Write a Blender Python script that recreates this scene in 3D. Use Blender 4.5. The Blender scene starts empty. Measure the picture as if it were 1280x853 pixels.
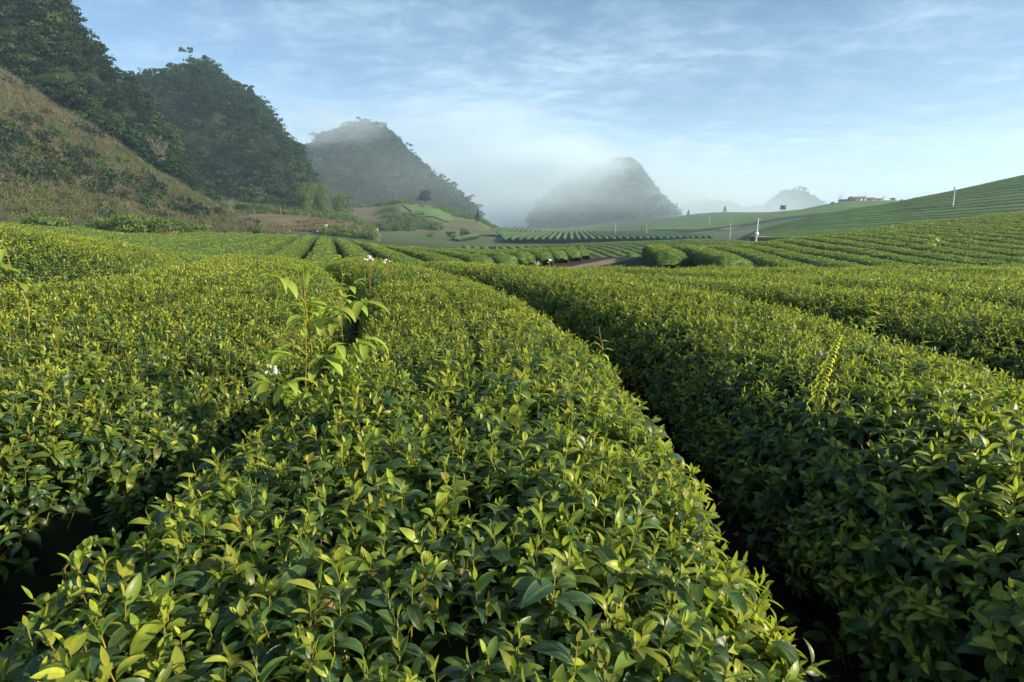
import bpy, math, random
import numpy as np
from mathutils import Vector
R = math.radians
rng = np.random.default_rng(7)
random.seed(7)

# ------------------------------------------------------------------ camera, sky, sun, exposure
sc = bpy.context.scene
PITCH = R(12.0); FPX = 711.0; EYE = 1.6
cam = bpy.data.cameras.new('camera'); camo = bpy.data.objects.new('camera', cam)
sc.collection.objects.link(camo)
camo.location = (0, 0, EYE); camo.rotation_euler = (math.pi/2 - PITCH, 0, 0)
cam.sensor_width = 36.0; cam.lens = 36.0*FPX/1280.0
cam.clip_start = 0.05; cam.clip_end = 30000
sc.camera = camo

SUN_AZ = R(108); SUN_EL = R(23)          # azimuth clockwise from +Y (the viewing direction)
sdir = Vector((math.sin(SUN_AZ)*math.cos(SUN_EL), math.cos(SUN_AZ)*math.cos(SUN_EL), math.sin(SUN_EL)))
sl = bpy.data.lights.new('sun', 'SUN'); sl.energy = 4.3; sl.angle = R(1.5); sl.color = (1.0, 0.87, 0.66)
so = bpy.data.objects.new('sun', sl); sc.collection.objects.link(so)
so.rotation_euler = (-sdir).to_track_quat('-Z', 'Y').to_euler(); so.location = (60, 0, 80)

w = bpy.data.worlds.new('World'); sc.world = w; w.use_nodes = True
nt = w.node_tree; nt.nodes.clear()
def N(tree, typ, **kw):
    n = tree.nodes.new(typ)
    for k, v in kw.items():
        if k.startswith('i_'):
            key = k[2:]
            key = int(key) if key.isdigit() else key.replace('_', ' ')
            n.inputs[key].default_value = v
        else: setattr(n, k, v)
    return n
sky = N(nt, 'ShaderNodeTexSky', sky_type='NISHITA', sun_disc=False, sun_elevation=SUN_EL, sun_rotation=SUN_AZ,
        altitude=900, air_density=1.1, dust_density=0.4, ozone_density=1.6)
tc = N(nt, 'ShaderNodeTexCoord'); sep = N(nt, 'ShaderNodeSeparateXYZ')
nt.links.new(tc.outputs['Generated'], sep.inputs[0])
zc = N(nt, 'ShaderNodeMath', operation='ADD', i_1=0.10); nt.links.new(sep.outputs['Z'], zc.inputs[0])
zm = N(nt, 'ShaderNodeMath', operation='MAXIMUM', i_1=0.03); nt.links.new(zc.outputs[0], zm.inputs[0])
dx = N(nt, 'ShaderNodeMath', operation='DIVIDE'); dyy = N(nt, 'ShaderNodeMath', operation='DIVIDE')
nt.links.new(sep.outputs['X'], dx.inputs[0]); nt.links.new(zm.outputs[0], dx.inputs[1])
nt.links.new(sep.outputs['Y'], dyy.inputs[0]); nt.links.new(zm.outputs[0], dyy.inputs[1])
cmb = N(nt, 'ShaderNodeCombineXYZ'); nt.links.new(dx.outputs[0], cmb.inputs[0]); nt.links.new(dyy.outputs[0], cmb.inputs[1])
mp = N(nt, 'ShaderNodeMapping'); mp.inputs['Scale'].default_value = (0.9, 1.2, 1); mp.inputs['Rotation'].default_value = (0, 0, 0.35)
mp.inputs['Location'].default_value = (3.1, 0.4, 0)
nt.links.new(cmb.outputs[0], mp.inputs[0])
n1 = N(nt, 'ShaderNodeTexNoise', i_Scale=0.8, i_Detail=8.0, i_Roughness=0.55, i_Distortion=0.5)
n2 = N(nt, 'ShaderNodeTexNoise', i_Scale=4.5, i_Detail=10.0, i_Roughness=0.68, i_Distortion=0.3)
nt.links.new(mp.outputs[0], n1.inputs[0]); nt.links.new(mp.outputs[0], n2.inputs[0])
r1 = N(nt, 'ShaderNodeMapRange', i_1=0.40, i_2=0.72, i_3=0.22, i_4=0.70); nt.links.new(n1.outputs[0], r1.inputs[0])
r2 = N(nt, 'ShaderNodeMapRange', i_1=0.44, i_2=0.70, i_3=0.0, i_4=1.0); nt.links.new(n2.outputs[0], r2.inputs[0])
ad = N(nt, 'ShaderNodeMath', operation='MULTIPLY_ADD', use_clamp=True, i_2=0.0)
nt.links.new(r2.outputs[0], ad.inputs[0]); nt.links.new(r1.outputs[0], ad.inputs[1])
sm = N(nt, 'ShaderNodeMath', operation='ADD', use_clamp=True); nt.links.new(ad.outputs[0], sm.inputs[0])
r1b = N(nt, 'ShaderNodeMath', operation='MULTIPLY', i_1=0.55); nt.links.new(r1.outputs[0], r1b.inputs[0]); nt.links.new(r1b.outputs[0], sm.inputs[1])
mx = N(nt, 'ShaderNodeMix', data_type='RGBA'); nt.links.new(sm.outputs[0], mx.inputs[0])
sr = N(nt, 'ShaderNodeValToRGB'); nt.links.new(sep.outputs['Z'], sr.inputs[0])
sr.color_ramp.elements[0].position = 0.0; sr.color_ramp.elements[0].color = (0.80, 0.83, 0.88, 1)
sr.color_ramp.elements[1].position = 0.36; sr.color_ramp.elements[1].color = (0.33, 0.46, 0.54, 1)
skm = N(nt, 'ShaderNodeMix', data_type='RGBA', blend_type='MULTIPLY', i_0=1.0)
nt.links.new(mx.outputs[2], skm.inputs[6]); nt.links.new(sr.outputs[0], skm.inputs[7])
nt.links.new(sky.outputs[0], mx.inputs[6]); mx.inputs[7].default_value = (6.0, 6.9, 7.6, 1)
bg = N(nt, 'ShaderNodeBackground', i_Strength=0.095); nt.links.new(skm.outputs[2], bg.inputs[0])
wo = N(nt, 'ShaderNodeOutputWorld'); nt.links.new(bg.outputs[0], wo.inputs[0])

sc.view_settings.view_transform = 'Standard'; sc.view_settings.look = 'None'
sc.view_settings.gamma = 1.0; sc.view_settings.exposure = 1.30
sc.view_settings.use_curve_mapping = False
cy = sc.cycles
cy.max_bounces = 6; cy.diffuse_bounces = 3; cy.glossy_bounces = 2; cy.transmission_bounces = 4
cy.volume_bounces = 3; cy.transparent_max_bounces = 8; cy.use_denoising = True
cy.volume_step_rate = 4.0; cy.volume_max_steps = 64
cy.sample_clamp_indirect = 6.0

# ------------------------------------------------------------------ small helpers
def at(px, py, Y):
    """world point at forward distance Y seen at photo position (px, py)"""
    u = (px-640)/FPX; v = (py-426.5)/FPX
    f = math.cos(PITCH) - v*math.sin(PITCH); d = math.sin(PITCH) + v*math.cos(PITCH)
    return (u/f*Y, Y, EYE - d/f*Y)
def aa(px): return (px-640)/FPX/math.cos(PITCH)*0.957     # X/Y of a column near the horizon
def hashn(ix, iy, s):
    n = (ix*374761393 + iy*668265263 + s*974634777) & 0xFFFFFFFF
    n = ((n ^ (n >> 13))*1274126177) & 0xFFFFFFFF
    return ((n ^ (n >> 16)) & 0xFFFF)/65535.0
def vnoise(x, y, s=0):
    x = np.asarray(x, float); y = np.asarray(y, float)
    ix = np.floor(x).astype(np.int64); iy = np.floor(y).astype(np.int64)
    fx = x-ix; fy = y-iy; fx = fx*fx*(3-2*fx); fy = fy*fy*(3-2*fy)
    a = hashn(ix, iy, s); b = hashn(ix+1, iy, s); c = hashn(ix, iy+1, s); d = hashn(ix+1, iy+1, s)
    return (a*(1-fx)+b*fx)*(1-fy) + (c*(1-fx)+d*fx)*fy
def fbm(x, y, s=0, o=4):
    r = 0; am = 0.5
    for k in range(o): r = r + am*(vnoise(x*2**k, y*2**k, s+k*17)*2-1); am *= 0.5
    return r
def sstep(a, b, x):
    t = np.clip((x-a)/(b-a), 0, 1); return t*t*(3-2*t)

def mesh_np(name, V, F, mat, parent=None, attr=None, smooth=False, loc=None):
    """V (n,3), F (m,k) int -> linked mesh object"""
    me = bpy.data.meshes.new(name)
    V = np.ascontiguousarray(V, np.float32); F = np.ascontiguousarray(F, np.int32)
    me.vertices.add(len(V)); me.vertices.foreach_set('co', V.ravel())
    k = F.shape[1]
    me.loops.add(F.size); me.loops.foreach_set('vertex_index', F.ravel())
    me.polygons.add(len(F))
    me.polygons.foreach_set('loop_start', np.arange(0, F.size, k, dtype=np.int32))
    me.polygons.foreach_set('loop_total', np.full(len(F), k, np.int32))
    if attr is not None:
        at_ = me.attributes.new('leaf', 'FLOAT_VECTOR', 'POINT')
        at_.data.foreach_set('vector', np.ascontiguousarray(attr, np.float32).ravel())
    me.update(calc_edges=True)
    if smooth: me.polygons.foreach_set('use_smooth', np.ones(len(F), bool))
    me.materials.append(mat)
    o = bpy.data.objects.new(name, me); sc.collection.objects.link(o)
    if parent is not None: o.parent = parent
    if loc is not None: o.location = loc
    return o
def tag(o, label=None, cat=None, group=None, kind=None):
    if label: o['label'] = label
    if cat: o['category'] = cat
    if group: o['group'] = group
    if kind: o['kind'] = kind
    return o
def empty(name, loc=(0, 0, 0), **kw):
    o = bpy.data.objects.new(name, None); sc.collection.objects.link(o); o.location = loc
    o.empty_display_size = 0.2
    tag(o, **kw); return o

# ------------------------------------------------------------------ materials
def newmat(name):
    m = bpy.data.materials.new(name); m.use_nodes = True
    t = m.node_tree; t.nodes.clear()
    out = N(t, 'ShaderNodeOutputMaterial'); b = N(t, 'ShaderNodeBsdfPrincipled')
    t.links.new(b.outputs[0], out.inputs[0]); return m, t, b, out
def ramp(t, fac, stops):
    r = N(t, 'ShaderNodeValToRGB'); e = r.color_ramp.elements
    e[0].position, e[0].color = stops[0][0], (*stops[0][1], 1)
    e[1].position, e[1].color = stops[-1][0], (*stops[-1][1], 1)
    for p, c in stops[1:-1]:
        x = e.new(p); x.color = (*c, 1)
    t.links.new(fac, r.inputs[0]); return r.outputs[0]
def noise(t, scale, detail=5, rough=0.6, coord=None, dist=0.0):
    n = N(t, 'ShaderNodeTexNoise', i_Scale=scale, i_Detail=detail, i_Roughness=rough, i_Distortion=dist)
    if coord is None:
        g = N(t, 'ShaderNodeNewGeometry'); coord = g.outputs['Position']
    t.links.new(coord, n.inputs[0]); return n.outputs[0]
def mixc(t, f, a, b, mode='MIX'):
    m = N(t, 'ShaderNodeMix', data_type='RGBA', blend_type=mode)
    for i, s in ((0, f), (6, a), (7, b)):
        if hasattr(s, 'links'): t.links.new(s, m.inputs[i])
        else: m.inputs[i].default_value = s if i == 0 else (*s, 1)
    return m.outputs[2]
def math_(t, op, a, b=None, clamp=False):
    m = N(t, 'ShaderNodeMath', operation=op, use_clamp=clamp)
    for i, s in ((0, a), (1, b)):
        if s is None: continue
        if hasattr(s, 'links'): t.links.new(s, m.inputs[i])
        else: m.inputs[i].default_value = s
    return m.outputs[0]
def leaf_mat(name, stops, trans=0.35, rough=0.38, tint=(0.5, 0.62, 0.04), midrib=True, spec=0.5, patch=0.0, pscale=1.3):
    """stops over leaf age (attr.x); attr.y = per leaf random; attr.z = distance from the midrib"""
    m, t, b, out = newmat(name)
    a = N(t, 'ShaderNodeAttribute', attribute_name='leaf'); s = N(t, 'ShaderNodeSeparateXYZ')
    t.links.new(a.outputs['Vector'], s.inputs[0])
    ag = s.outputs['X']
    if patch:
        nz = noise(t, pscale, 5, 0.65)
        nn = math_(t, 'MULTIPLY', math_(t, 'SUBTRACT', nz, 0.5), patch); ag = math_(t, 'ADD', ag, nn, True)
    col = ramp(t, ag, stops)
    v = math_(t, 'MULTIPLY_ADD', s.outputs['Y'], 0.7); v.node.inputs[2].default_value = 0.65
    hv = N(t, 'ShaderNodeHueSaturation'); t.links.new(v, hv.inputs['Value']); t.links.new(col, hv.inputs['Color'])
    hh = math_(t, 'MULTIPLY_ADD', s.outputs['Y'], 0.03); hh.node.inputs[2].default_value = 0.485
    t.links.new(hh, hv.inputs['Hue'])
    c = hv.outputs[0]
    if midrib:
        mr = N(t, 'ShaderNodeMapRange', i_1=0.0, i_2=0.16, i_3=0.55, i_4=0.0); t.links.new(s.outputs['Z'], mr.inputs[0])
        c = mixc(t, mr.outputs[0], c, (0.20, 0.27, 0.06))
        ed = N(t, 'ShaderNodeMapRange', i_1=0.80, i_2=1.0, i_3=0.0, i_4=0.45); t.links.new(s.outputs['Z'], ed.inputs[0])
        c = mixc(t, ed.outputs[0], c, (0.19, 0.23, 0.035))
    if name == 'tea_leaf':           # a few spent leaves, and blotches on the blades
        sp = N(t, 'ShaderNodeMapRange', i_1=0.982, i_2=0.992, i_3=0.0, i_4=0.8); t.links.new(s.outputs['Y'], sp.inputs[0])
        c = mixc(t, sp.outputs[0], c, (0.20, 0.14, 0.035))
        bl = ramp(t, noise(t, 55, 4, 0.6), [(0.35, (0.72, 0.74, 0.70)), (0.65, (1.15, 1.12, 1.05))]); c = mixc(t, 1.0, c, bl, 'MULTIPLY')
    t.links.new(c, b.inputs['Base Color'])
    b.inputs['Roughness'].default_value = rough; b.inputs['Specular IOR Level'].default_value = spec
    tr = N(t, 'ShaderNodeBsdfTranslucent')
    tcx = mixc(t, 0.55, c, tint); t.links.new(tcx, tr.inputs[0])
    ms = N(t, 'ShaderNodeMixShader', i_0=trans)
    t.links.new(b.outputs[0], ms.inputs[1]); t.links.new(tr.outputs[0], ms.inputs[2]); t.links.new(ms.outputs[0], out.inputs[0])
    return m
def noisy_mat(name, stops, scale, rough=0.9, detail=6, bump=0.0, bscale=None, scale2=None, stops2=None, f2=0.5):
    m, t, b, out = newmat(name)
    c = ramp(t, noise(t, scale, detail, 0.65), stops)
    if stops2: c = mixc(t, f2, c, ramp(t, noise(t, scale2, 4, 0.6), stops2))
    t.links.new(c, b.inputs['Base Color']); b.inputs['Roughness'].default_value = rough
    b.inputs['Specular IOR Level'].default_value = 0.2
    if bump:
        bp = N(t, 'ShaderNodeBump', i_Strength=bump, i_Distance=0.1)
        t.links.new(noise(t, bscale or scale*4, 5, 0.7), bp.inputs['Height']); t.links.new(bp.outputs[0], b.inputs['Normal'])
    return m

TEA = [(0.0, (0.030, 0.072, 0.043)), (0.28, (0.050, 0.110, 0.038)), (0.58, (0.165, 0.235, 0.034)), (1.0, (0.40, 0.42, 0.048))]
M_tea = leaf_mat('tea_leaf', TEA, trans=0.42, rough=0.41, spec=0.48, tint=(0.50, 0.64, 0.035))
M_tea_far = leaf_mat('tea_leaf_far', [(0, (0.010, 0.024, 0.010)), (0.4, (0.080, 0.145, 0.032)), (1.0, (0.30, 0.36, 0.055))], trans=0.3, rough=0.55, midrib=False, spec=0.3)
M_weed = leaf_mat('weed_leaf', [(0, (0.14, 0.25, 0.04)), (1, (0.42, 0.50, 0.07))], trans=0.45, rough=0.5, tint=(0.55, 0.75, 0.05))
M_fern = leaf_mat('fern_leaf', [(0, (0.55, 0.60, 0.06)), (1, (0.74, 0.74, 0.10))], trans=0.4, rough=0.6, tint=(0.8, 0.85, 0.08), midrib=False)
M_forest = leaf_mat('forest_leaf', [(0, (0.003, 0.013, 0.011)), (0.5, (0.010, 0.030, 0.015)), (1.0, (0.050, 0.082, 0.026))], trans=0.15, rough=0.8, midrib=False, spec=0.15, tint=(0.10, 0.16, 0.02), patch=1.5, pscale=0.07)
M_shrub = leaf_mat('shrub_leaf', [(0, (0.022, 0.055, 0.016)), (1, (0.12, 0.18, 0.035))], trans=0.25, rough=0.7, midrib=False, spec=0.2, tint=(0.3, 0.4, 0.04))
M_dry = leaf_mat('dry_grass', [(0, (0.09, 0.08, 0.035)), (1, (0.30, 0.24, 0.12))], trans=0.25, rough=0.9, midrib=False, spec=0.1, tint=(0.5, 0.4, 0.2))
M_brush = leaf_mat('bare_brush', [(0, (0.07, 0.066, 0.044)), (0.6, (0.15, 0.14, 0.098)), (1, (0.11, 0.13, 0.045))], trans=0.1, rough=0.9, midrib=False, spec=0.1, tint=(0.2, 0.2, 0.1))
M_twig = noisy_mat('tea_twig', [(0.3, (0.10, 0.04, 0.018)), (0.7, (0.20, 0.14, 0.04))], 30, 0.6)
M_shoot = noisy_mat('tea_shoot', [(0.3, (0.20, 0.10, 0.03)), (0.7, (0.22, 0.25, 0.04))], 20, 0.5)
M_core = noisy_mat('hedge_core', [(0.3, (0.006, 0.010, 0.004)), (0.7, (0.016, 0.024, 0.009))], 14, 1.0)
M_bark = noisy_mat('pale_bark', [(0.3, (0.16, 0.14, 0.11)), (0.7, (0.32, 0.29, 0.24))], 3, 0.9)
M_culm = noisy_mat('bamboo_culm', [(0.3, (0.10, 0.12, 0.05)), (0.7, (0.24, 0.24, 0.14))], 3, 0.7)
M_bark_d = noisy_mat('brown_bark', [(0.3, (0.07, 0.05, 0.035)), (0.7, (0.15, 0.11, 0.08))], 6, 0.9)
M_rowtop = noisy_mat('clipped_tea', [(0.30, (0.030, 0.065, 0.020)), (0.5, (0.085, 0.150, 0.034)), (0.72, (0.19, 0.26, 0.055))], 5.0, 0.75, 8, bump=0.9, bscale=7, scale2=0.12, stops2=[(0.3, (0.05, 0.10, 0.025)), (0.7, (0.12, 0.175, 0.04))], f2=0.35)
M_rowdark = noisy_mat('shade_toned_tea', [(0.30, (0.045, 0.090, 0.024)), (0.5, (0.075, 0.140, 0.030)), (0.75, (0.12, 0.19, 0.045))], 3.0, 0.8, 8, bump=0.9, bscale=5)  # darker green puts the shade of the right hillside into the colour
def shaded_woody_sides(m, side):
    """new leaves flush on top; sides darkened for old leaves, bare wood and painted-in shade"""
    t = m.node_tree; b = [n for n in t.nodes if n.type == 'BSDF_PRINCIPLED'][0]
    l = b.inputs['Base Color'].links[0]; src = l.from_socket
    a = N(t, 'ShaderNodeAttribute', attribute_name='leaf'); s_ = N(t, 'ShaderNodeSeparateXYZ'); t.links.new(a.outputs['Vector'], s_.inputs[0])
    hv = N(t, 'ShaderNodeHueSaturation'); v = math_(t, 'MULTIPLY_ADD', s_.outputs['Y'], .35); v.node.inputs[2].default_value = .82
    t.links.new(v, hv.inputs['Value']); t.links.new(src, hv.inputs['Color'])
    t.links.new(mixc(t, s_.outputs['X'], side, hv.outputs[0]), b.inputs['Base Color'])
shaded_woody_sides(M_rowtop, (0.026, 0.048, 0.016)); shaded_woody_sides(M_rowdark, (0.006, 0.016, 0.008))  # flank shade painted into the side colour, together with old leaves and wood
M_soil = noisy_mat('red_soil', [(0.3, (0.10, 0.060, 0.036)), (0.7, (0.26, 0.17, 0.11))], 1.4, 0.95, 7, bump=0.5, bscale=9)
M_rock = noisy_mat('pale_rock', [(0.3, (0.30, 0.20, 0.13)), (0.6, (0.55, 0.47, 0.38)), (0.8, (0.60, 0.56, 0.50))], 0.8, 0.9, 6, bump=0.6)
M_conc = noisy_mat('concrete', [(0.3, (0.42, 0.40, 0.35)), (0.7, (0.62, 0.60, 0.54))], 2.0, 0.85, 5)
M_metal = noisy_mat('galvanised_metal', [(0.3, (0.2, 0.2, 0.2)), (0.7, (0.35, 0.35, 0.35))], 8, 0.5)
M_plaster = noisy_mat('plaster', [(0.3, (0.26, 0.23, 0.20)), (0.7, (0.42, 0.39, 0.35))], 0.8, 0.9)
M_roof = noisy_mat('rusty_roof', [(0.3, (0.12, 0.10, 0.09)), (0.7, (0.22, 0.19, 0.17))], 1.0, 0.8)
M_dark = noisy_mat('dark_opening', [(0.3, (0.02, 0.02, 0.02)), (0.7, (0.04, 0.035, 0.03))], 2.0, 0.6)
M_brick = noisy_mat('rough_brick', [(0.3, (0.13, 0.10, 0.08)), (0.7, (0.22, 0.17, 0.13))], 2.0, 0.9)
M_petal = noisy_mat('white_petal', [(0.3, (0.60, 0.55, 0.50)), (0.7, (0.82, 0.80, 0.80))], 60, 0.7)
M_deadleaf = noisy_mat('dead_leaf', [(0.3, (0.10, 0.06, 0.03)), (0.7, (0.20, 0.13, 0.07))], 60, 0.7)

# ground: soil under the near hedges, grassy farther off
M_ground, t, b, out = newmat('ground')
g = N(t, 'ShaderNodeNewGeometry'); s = N(t, 'ShaderNodeSeparateXYZ'); t.links.new(g.outputs['Position'], s.inputs[0])
soil = ramp(t, noise(t, 3.0, 7, 0.7), [(0.3, (0.016, 0.011, 0.007)), (0.7, (0.05, 0.035, 0.022))])
grass = ramp(t, noise(t, 0.35, 8, 0.7), [(0.3, (0.030, 0.055, 0.020)), (0.52, (0.065, 0.105, 0.032)), (0.75, (0.14, 0.15, 0.06))])
fieldc = ramp(t, noise(t, 0.012, 3, 0.5, dist=0.6), [(0.40, (0.04, 0.075, 0.03)), (0.5, (0.075, 0.12, 0.045)), (0.58, (0.05, 0.085, 0.035)), (0.66, (0.13, 0.15, 0.07))])
grass = mixc(t, 0.5, grass, fieldc)
mr = N(t, 'ShaderNodeMapRange', i_1=60.0, i_2=170.0); t.links.new(s.outputs['Y'], mr.inputs[0])
t.links.new(mixc(t, mr.outputs[0], soil, grass), b.inputs['Base Color']); b.inputs['Roughness'].default_value = 0.95
b.inputs['Specular IOR Level'].default_value = 0.15
bp = N(t, 'ShaderNodeBump', i_Strength=0.6, i_Distance=0.08); t.links.new(noise(t, 6, 6, 0.7), bp.inputs['Height']); t.links.new(bp.outputs[0], b.inputs['Normal'])

# ------------------------------------------------------------------ terrain
TA = np.array([aa(p) for p in (-700, -200, 0, 200, 400, 600, 700, 800, 900, 1000, 1060, 1140, 1280, 1600, 2200)])
TY = np.array([0.1, 3, 6, 10, 14, 20, 28, 40, 55, 75, 100, 125, 160, 200, 250, 310, 400, 520, 700, 1200, 2500, 12000])
#      y:     0    3    6    10   14   20   28   40   55    75    100   125   160   200   250   310   400   520   700  1200  2500 12000
TZ = np.array([
 [0.30, .40, .60, .60, .55, .40, .30, .40, .6, 1, 1, 1, 1, 1, 0, 0, 0, 0, 0, 0, 0, 0],        # -700
 [0.10, .25, .55, .62, .60, .40, .30, .30, .6, 1, 1, 1, 1, 1, 0, 0, 0, 0, 0, 0, 0, 0],        # -200
 [0.05, .15, .52, .58, .50, .20, .00, .05, .3, .6, .5, .5, 0, -1, -1, -1, -1, -1, -1, -2, -4, -4],       # 0
 [0.00, .05, .16, .10, -.02, -.45, -.80, -.80, -.85, -.8, -.5, 0, 0, -1, -1, -1, -1, -2, -2, -2, -4, -4],    # 200
 [0.00, .00, .00, -.05, -.20, -.80, -1.15, -1.25, -1.3, -1.5, -1.8, -2, -2, -2, -2, -2, -2, -2, -2, -3, -4, -4],   # 400
 [0.00, .00, .00, -.12, -.34, -.95, -1.2, -1.45, -2.2, -4.3, -4.6, -4.7, -5.6, -5.0, -3.9, -2.9, -5, -7, -8, -8, -8, -8], # 600
 [0.00, .00, .00, -.16, -.40, -.95, -1.15, -1.40, -2.0, -4.3, -4.2, -4.5, -6.3, -6.0, -5.2, -4.4, -6, -7, -7, -8, -8, -8], # 700
 [0.00, .00, .00, -.20, -.44, -.95, -1.15, -1.35, -1.9, -4.2, -3.6, -4.0, -6.3, -6.2, -5.4, -5.0, -3, 0, 1, -5, -8, -8],    # 800
 [0.00, .00, .00, -.20, -.44, -1.0, -1.20, -1.4, -2.0, -3.7, -3.2, -3.6, -5.0, -5.8, -5.0, -3, 1, 6, 10, 0, -8, -8],       # 900
 [0.00, .00, .00, -.20, -.44, -1.3, -1.5, -1.5, -1.2, -2.2, -3.4, -3.8, 0.3, -0.7, -2.0, 2, 7, 10, 6, -5, -8, -8],        # 1000
 [0.00, .00, .00, -.20, -.44, -1.4, -1.55, -1.35, -.85, -1.0, -2.8, -3.3, 3.0, 2.7, 0, 4, 13, 12, 4, -5, -8, -8],      # 1060
 [0.00, .00, .00, -.20, -.44, -1.4, -1.6, -1.2, -.45, 0.1, -2.2, -2.2, 6.2, 5.6, 5, 5, 13.5, 12, 4, -5, -8, -8],          # 1140
 [0.00, .00, .00, -.20, -.44, -1.4, -1.6, -1.0, 0.1, 1.5, .2, .6, 13.0, 12.4, 11, 10, 8, 6, 4, -5, -8, -8],               # 1280
 [0.00, .00, .00, -.20, -.44, -1.4, -1.5, -.8, 0.6, 2.5, 1.5, 4, 20.0, 20.0, 19, 14, 8, 6, 4, -5, -8, -8],               # 1600
 [0.00, .00, .00, -.20, -.44, -1.4, -1.4, -.6, 1.2, 3.5, 4, 8, 21.0, 24.0, 20, 14, 8, 6, 4, -5, -8, -8]])                   # 2200
def catmull(p0, p1, p2, p3, f):
    m1 = (p2-p0)*0.5; m2 = (p3-p1)*0.5
    return p1*(2*f**3-3*f**2+1) + m1*(f**3-2*f**2+f) + p2*(-2*f**3+3*f**2) + m2*(f**3-f**2)
def H0(X, Y):
    X = np.asarray(X, float); Y = np.asarray(Y, float)
    Ye = np.sqrt(np.maximum(Y, 0)**2 + 30*np.exp(-np.maximum(Y, 0)/5.0))
    a = np.clip(X/np.maximum(Ye, 1.0), TA[0], TA[-1])
    ia = np.interp(a, TA, np.arange(len(TA))); iy = np.interp(np.log(np.maximum(Y, 0.1)), np.log(TY), np.arange(len(TY)))
    i0 = np.clip(np.floor(ia).astype(int), 0, len(TA)-2); j0 = np.clip(np.floor(iy).astype(int), 0, len(TY)-2)
    fa = ia-i0; fy = iy-j0
    rows = []
    for di in (-1, 0, 1, 2):
        ii = np.clip(i0+di, 0, len(TA)-1)
        v = [TZ[ii, np.clip(j0+dj, 0, len(TY)-1)] for dj in (-1, 0, 1, 2)]
        rows.append(catmull(*v, fy))
    z = catmull(*rows, fa)
    return z + fbm(X*0.012, Y*0.012, 3, 4)*np.clip((Y-60)/200, 0, 1)*2.0 + fbm(X*0.3, Y*0.3, 9, 3)*0.05

class Hill:
    """a real hill: crest height over azimuth, falling off in front of and behind its crest"""
    def __init__(s, pts, Y0, Vf, Vb, pw=2.0, sub=0.0, ns=0.10, nf=0.03, seed=1, base=-8, vs=None):
        P = [at(px, py, Y0) for px, py in pts]
        s.A = np.array([p[0]/Y0 for p in P]); s.Z = np.array([p[2] for p in P])-sub
        s.A = np.concatenate([[s.A[0]-.05], s.A, [s.A[-1]+.05]]); s.Z = np.concatenate([[base-5], s.Z, [base-5]])
        s.Y0, s.Vf, s.Vb, s.pw, s.ns, s.nf, s.seed, s.base = Y0, Vf, Vb, pw, ns, nf, seed, base
        s.vs = vs
    def z(s, X, Y):
        a = X/np.maximum(Y, 1.0)
        S = np.interp(a, s.A, s.Z, left=s.base-5, right=s.base-5) - s.base
        v = Y-s.Y0
        if s.vs is not None: Vf = s.vs[0] + s.vs[1]*np.clip(S/(s.Z.max()-s.base), 0, 1)
        else: Vf = s.Vf
        r = np.where(v < 0, -v/Vf, v/s.Vb)
        g = 1-np.clip(r, 0, 3)**s.pw
        n = fbm(X*s.nf, Y*s.nf, s.seed, 5)
        z = s.base + np.where(S > 0, S*g, S) + n*s.ns*np.maximum(S, 0)*np.clip(r*3, 0, 1)
        return np.maximum(z, s.base-3)

SL = Hill([(-420, -60), (-200, 10), (0, 92), (60, 128), (120, 163), (190, 213), (240, 243), (290, 270), (330, 288), (370, 299), (420, 306)], 112, 60, 120, 1.15, ns=0.11, nf=0.045, seed=5, base=-1.5, vs=(10, 62))
H1 = Hill([(-500, -150), (-150, -75), (0, -38), (60, -6), (78, 12), (100, 52), (140, 100), (165, 130), (192, 160), (215, 190), (240, 222), (268, 262), (300, 300)], 180, 80, 120, 2.4, sub=4, ns=0.09, nf=0.035, seed=11)
H2 = Hill([(95, 300), (120, 200), (140, 128), (160, 104), (185, 96), (215, 97), (243, 86), (259, 75), (278, 92), (305, 106), (335, 128), (352, 158), (372, 176), (390, 215), (408, 262), (430, 300)], 290, 85, 120, 2.6, sub=8.5, ns=0.10, nf=0.028, seed=21)
H3 = Hill([(290, 300), (340, 240), (372, 188), (390, 178), (420, 166), (450, 156), (475, 158), (498, 176), (520, 198), (545, 222), (575, 245), (596, 264), (606, 292)], 500, 110, 160, 2.4, sub=6, ns=0.08, nf=0.02, seed=31)
H4 = Hill([(630, 300), (660, 275), (678, 252), (698, 232), (722, 220), (750, 210), (772, 200), (788, 197), (798, 206), (808, 222), (822, 240), (836, 254), (850, 266), (872, 276), (900, 288)], 880, 180, 250, 2.4, sub=7, ns=0.12, nf=0.014, seed=41)
H5 = Hill([(540, 290), (600, 268), (622, 258), (650, 250), (668, 256), (700, 262), (740, 275), (780, 290)], 1350, 200, 300, 2.2, sub=4, ns=0.06, nf=0.01, seed=51)
H6 = Hill([(820, 290), (850, 262), (880, 253), (905, 256), (930, 263), (955, 262), (972, 246), (985, 241), (1000, 241), (1014, 249), (1030, 258), (1100, 268), (1160, 272)], 1500, 200, 300, 2.2, sub=4, ns=0.05, nf=0.01, seed=61)
F2 = Hill([(180, 270), (230, 255), (300, 258), (340, 262), (400, 268), (430, 272), (455, 281), (480, 295), (500, 310)], 215, 70, 100, 1.4, ns=0.06, nf=0.03, seed=71, base=-3)
F3 = Hill([(380, 290), (400, 262), (440, 258), (470, 258), (500, 252), (540, 258), (570, 268), (596, 274), (615, 285), (640, 296)], 345, 110, 100, 1.3, ns=0.06, nf=0.02, seed=81, base=-4)
def Hall(X, Y):
    z = H0(X, Y)
    for h in (SL, F2, F3): z = np.maximum(z, h.z(X, Y))
    return z

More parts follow.
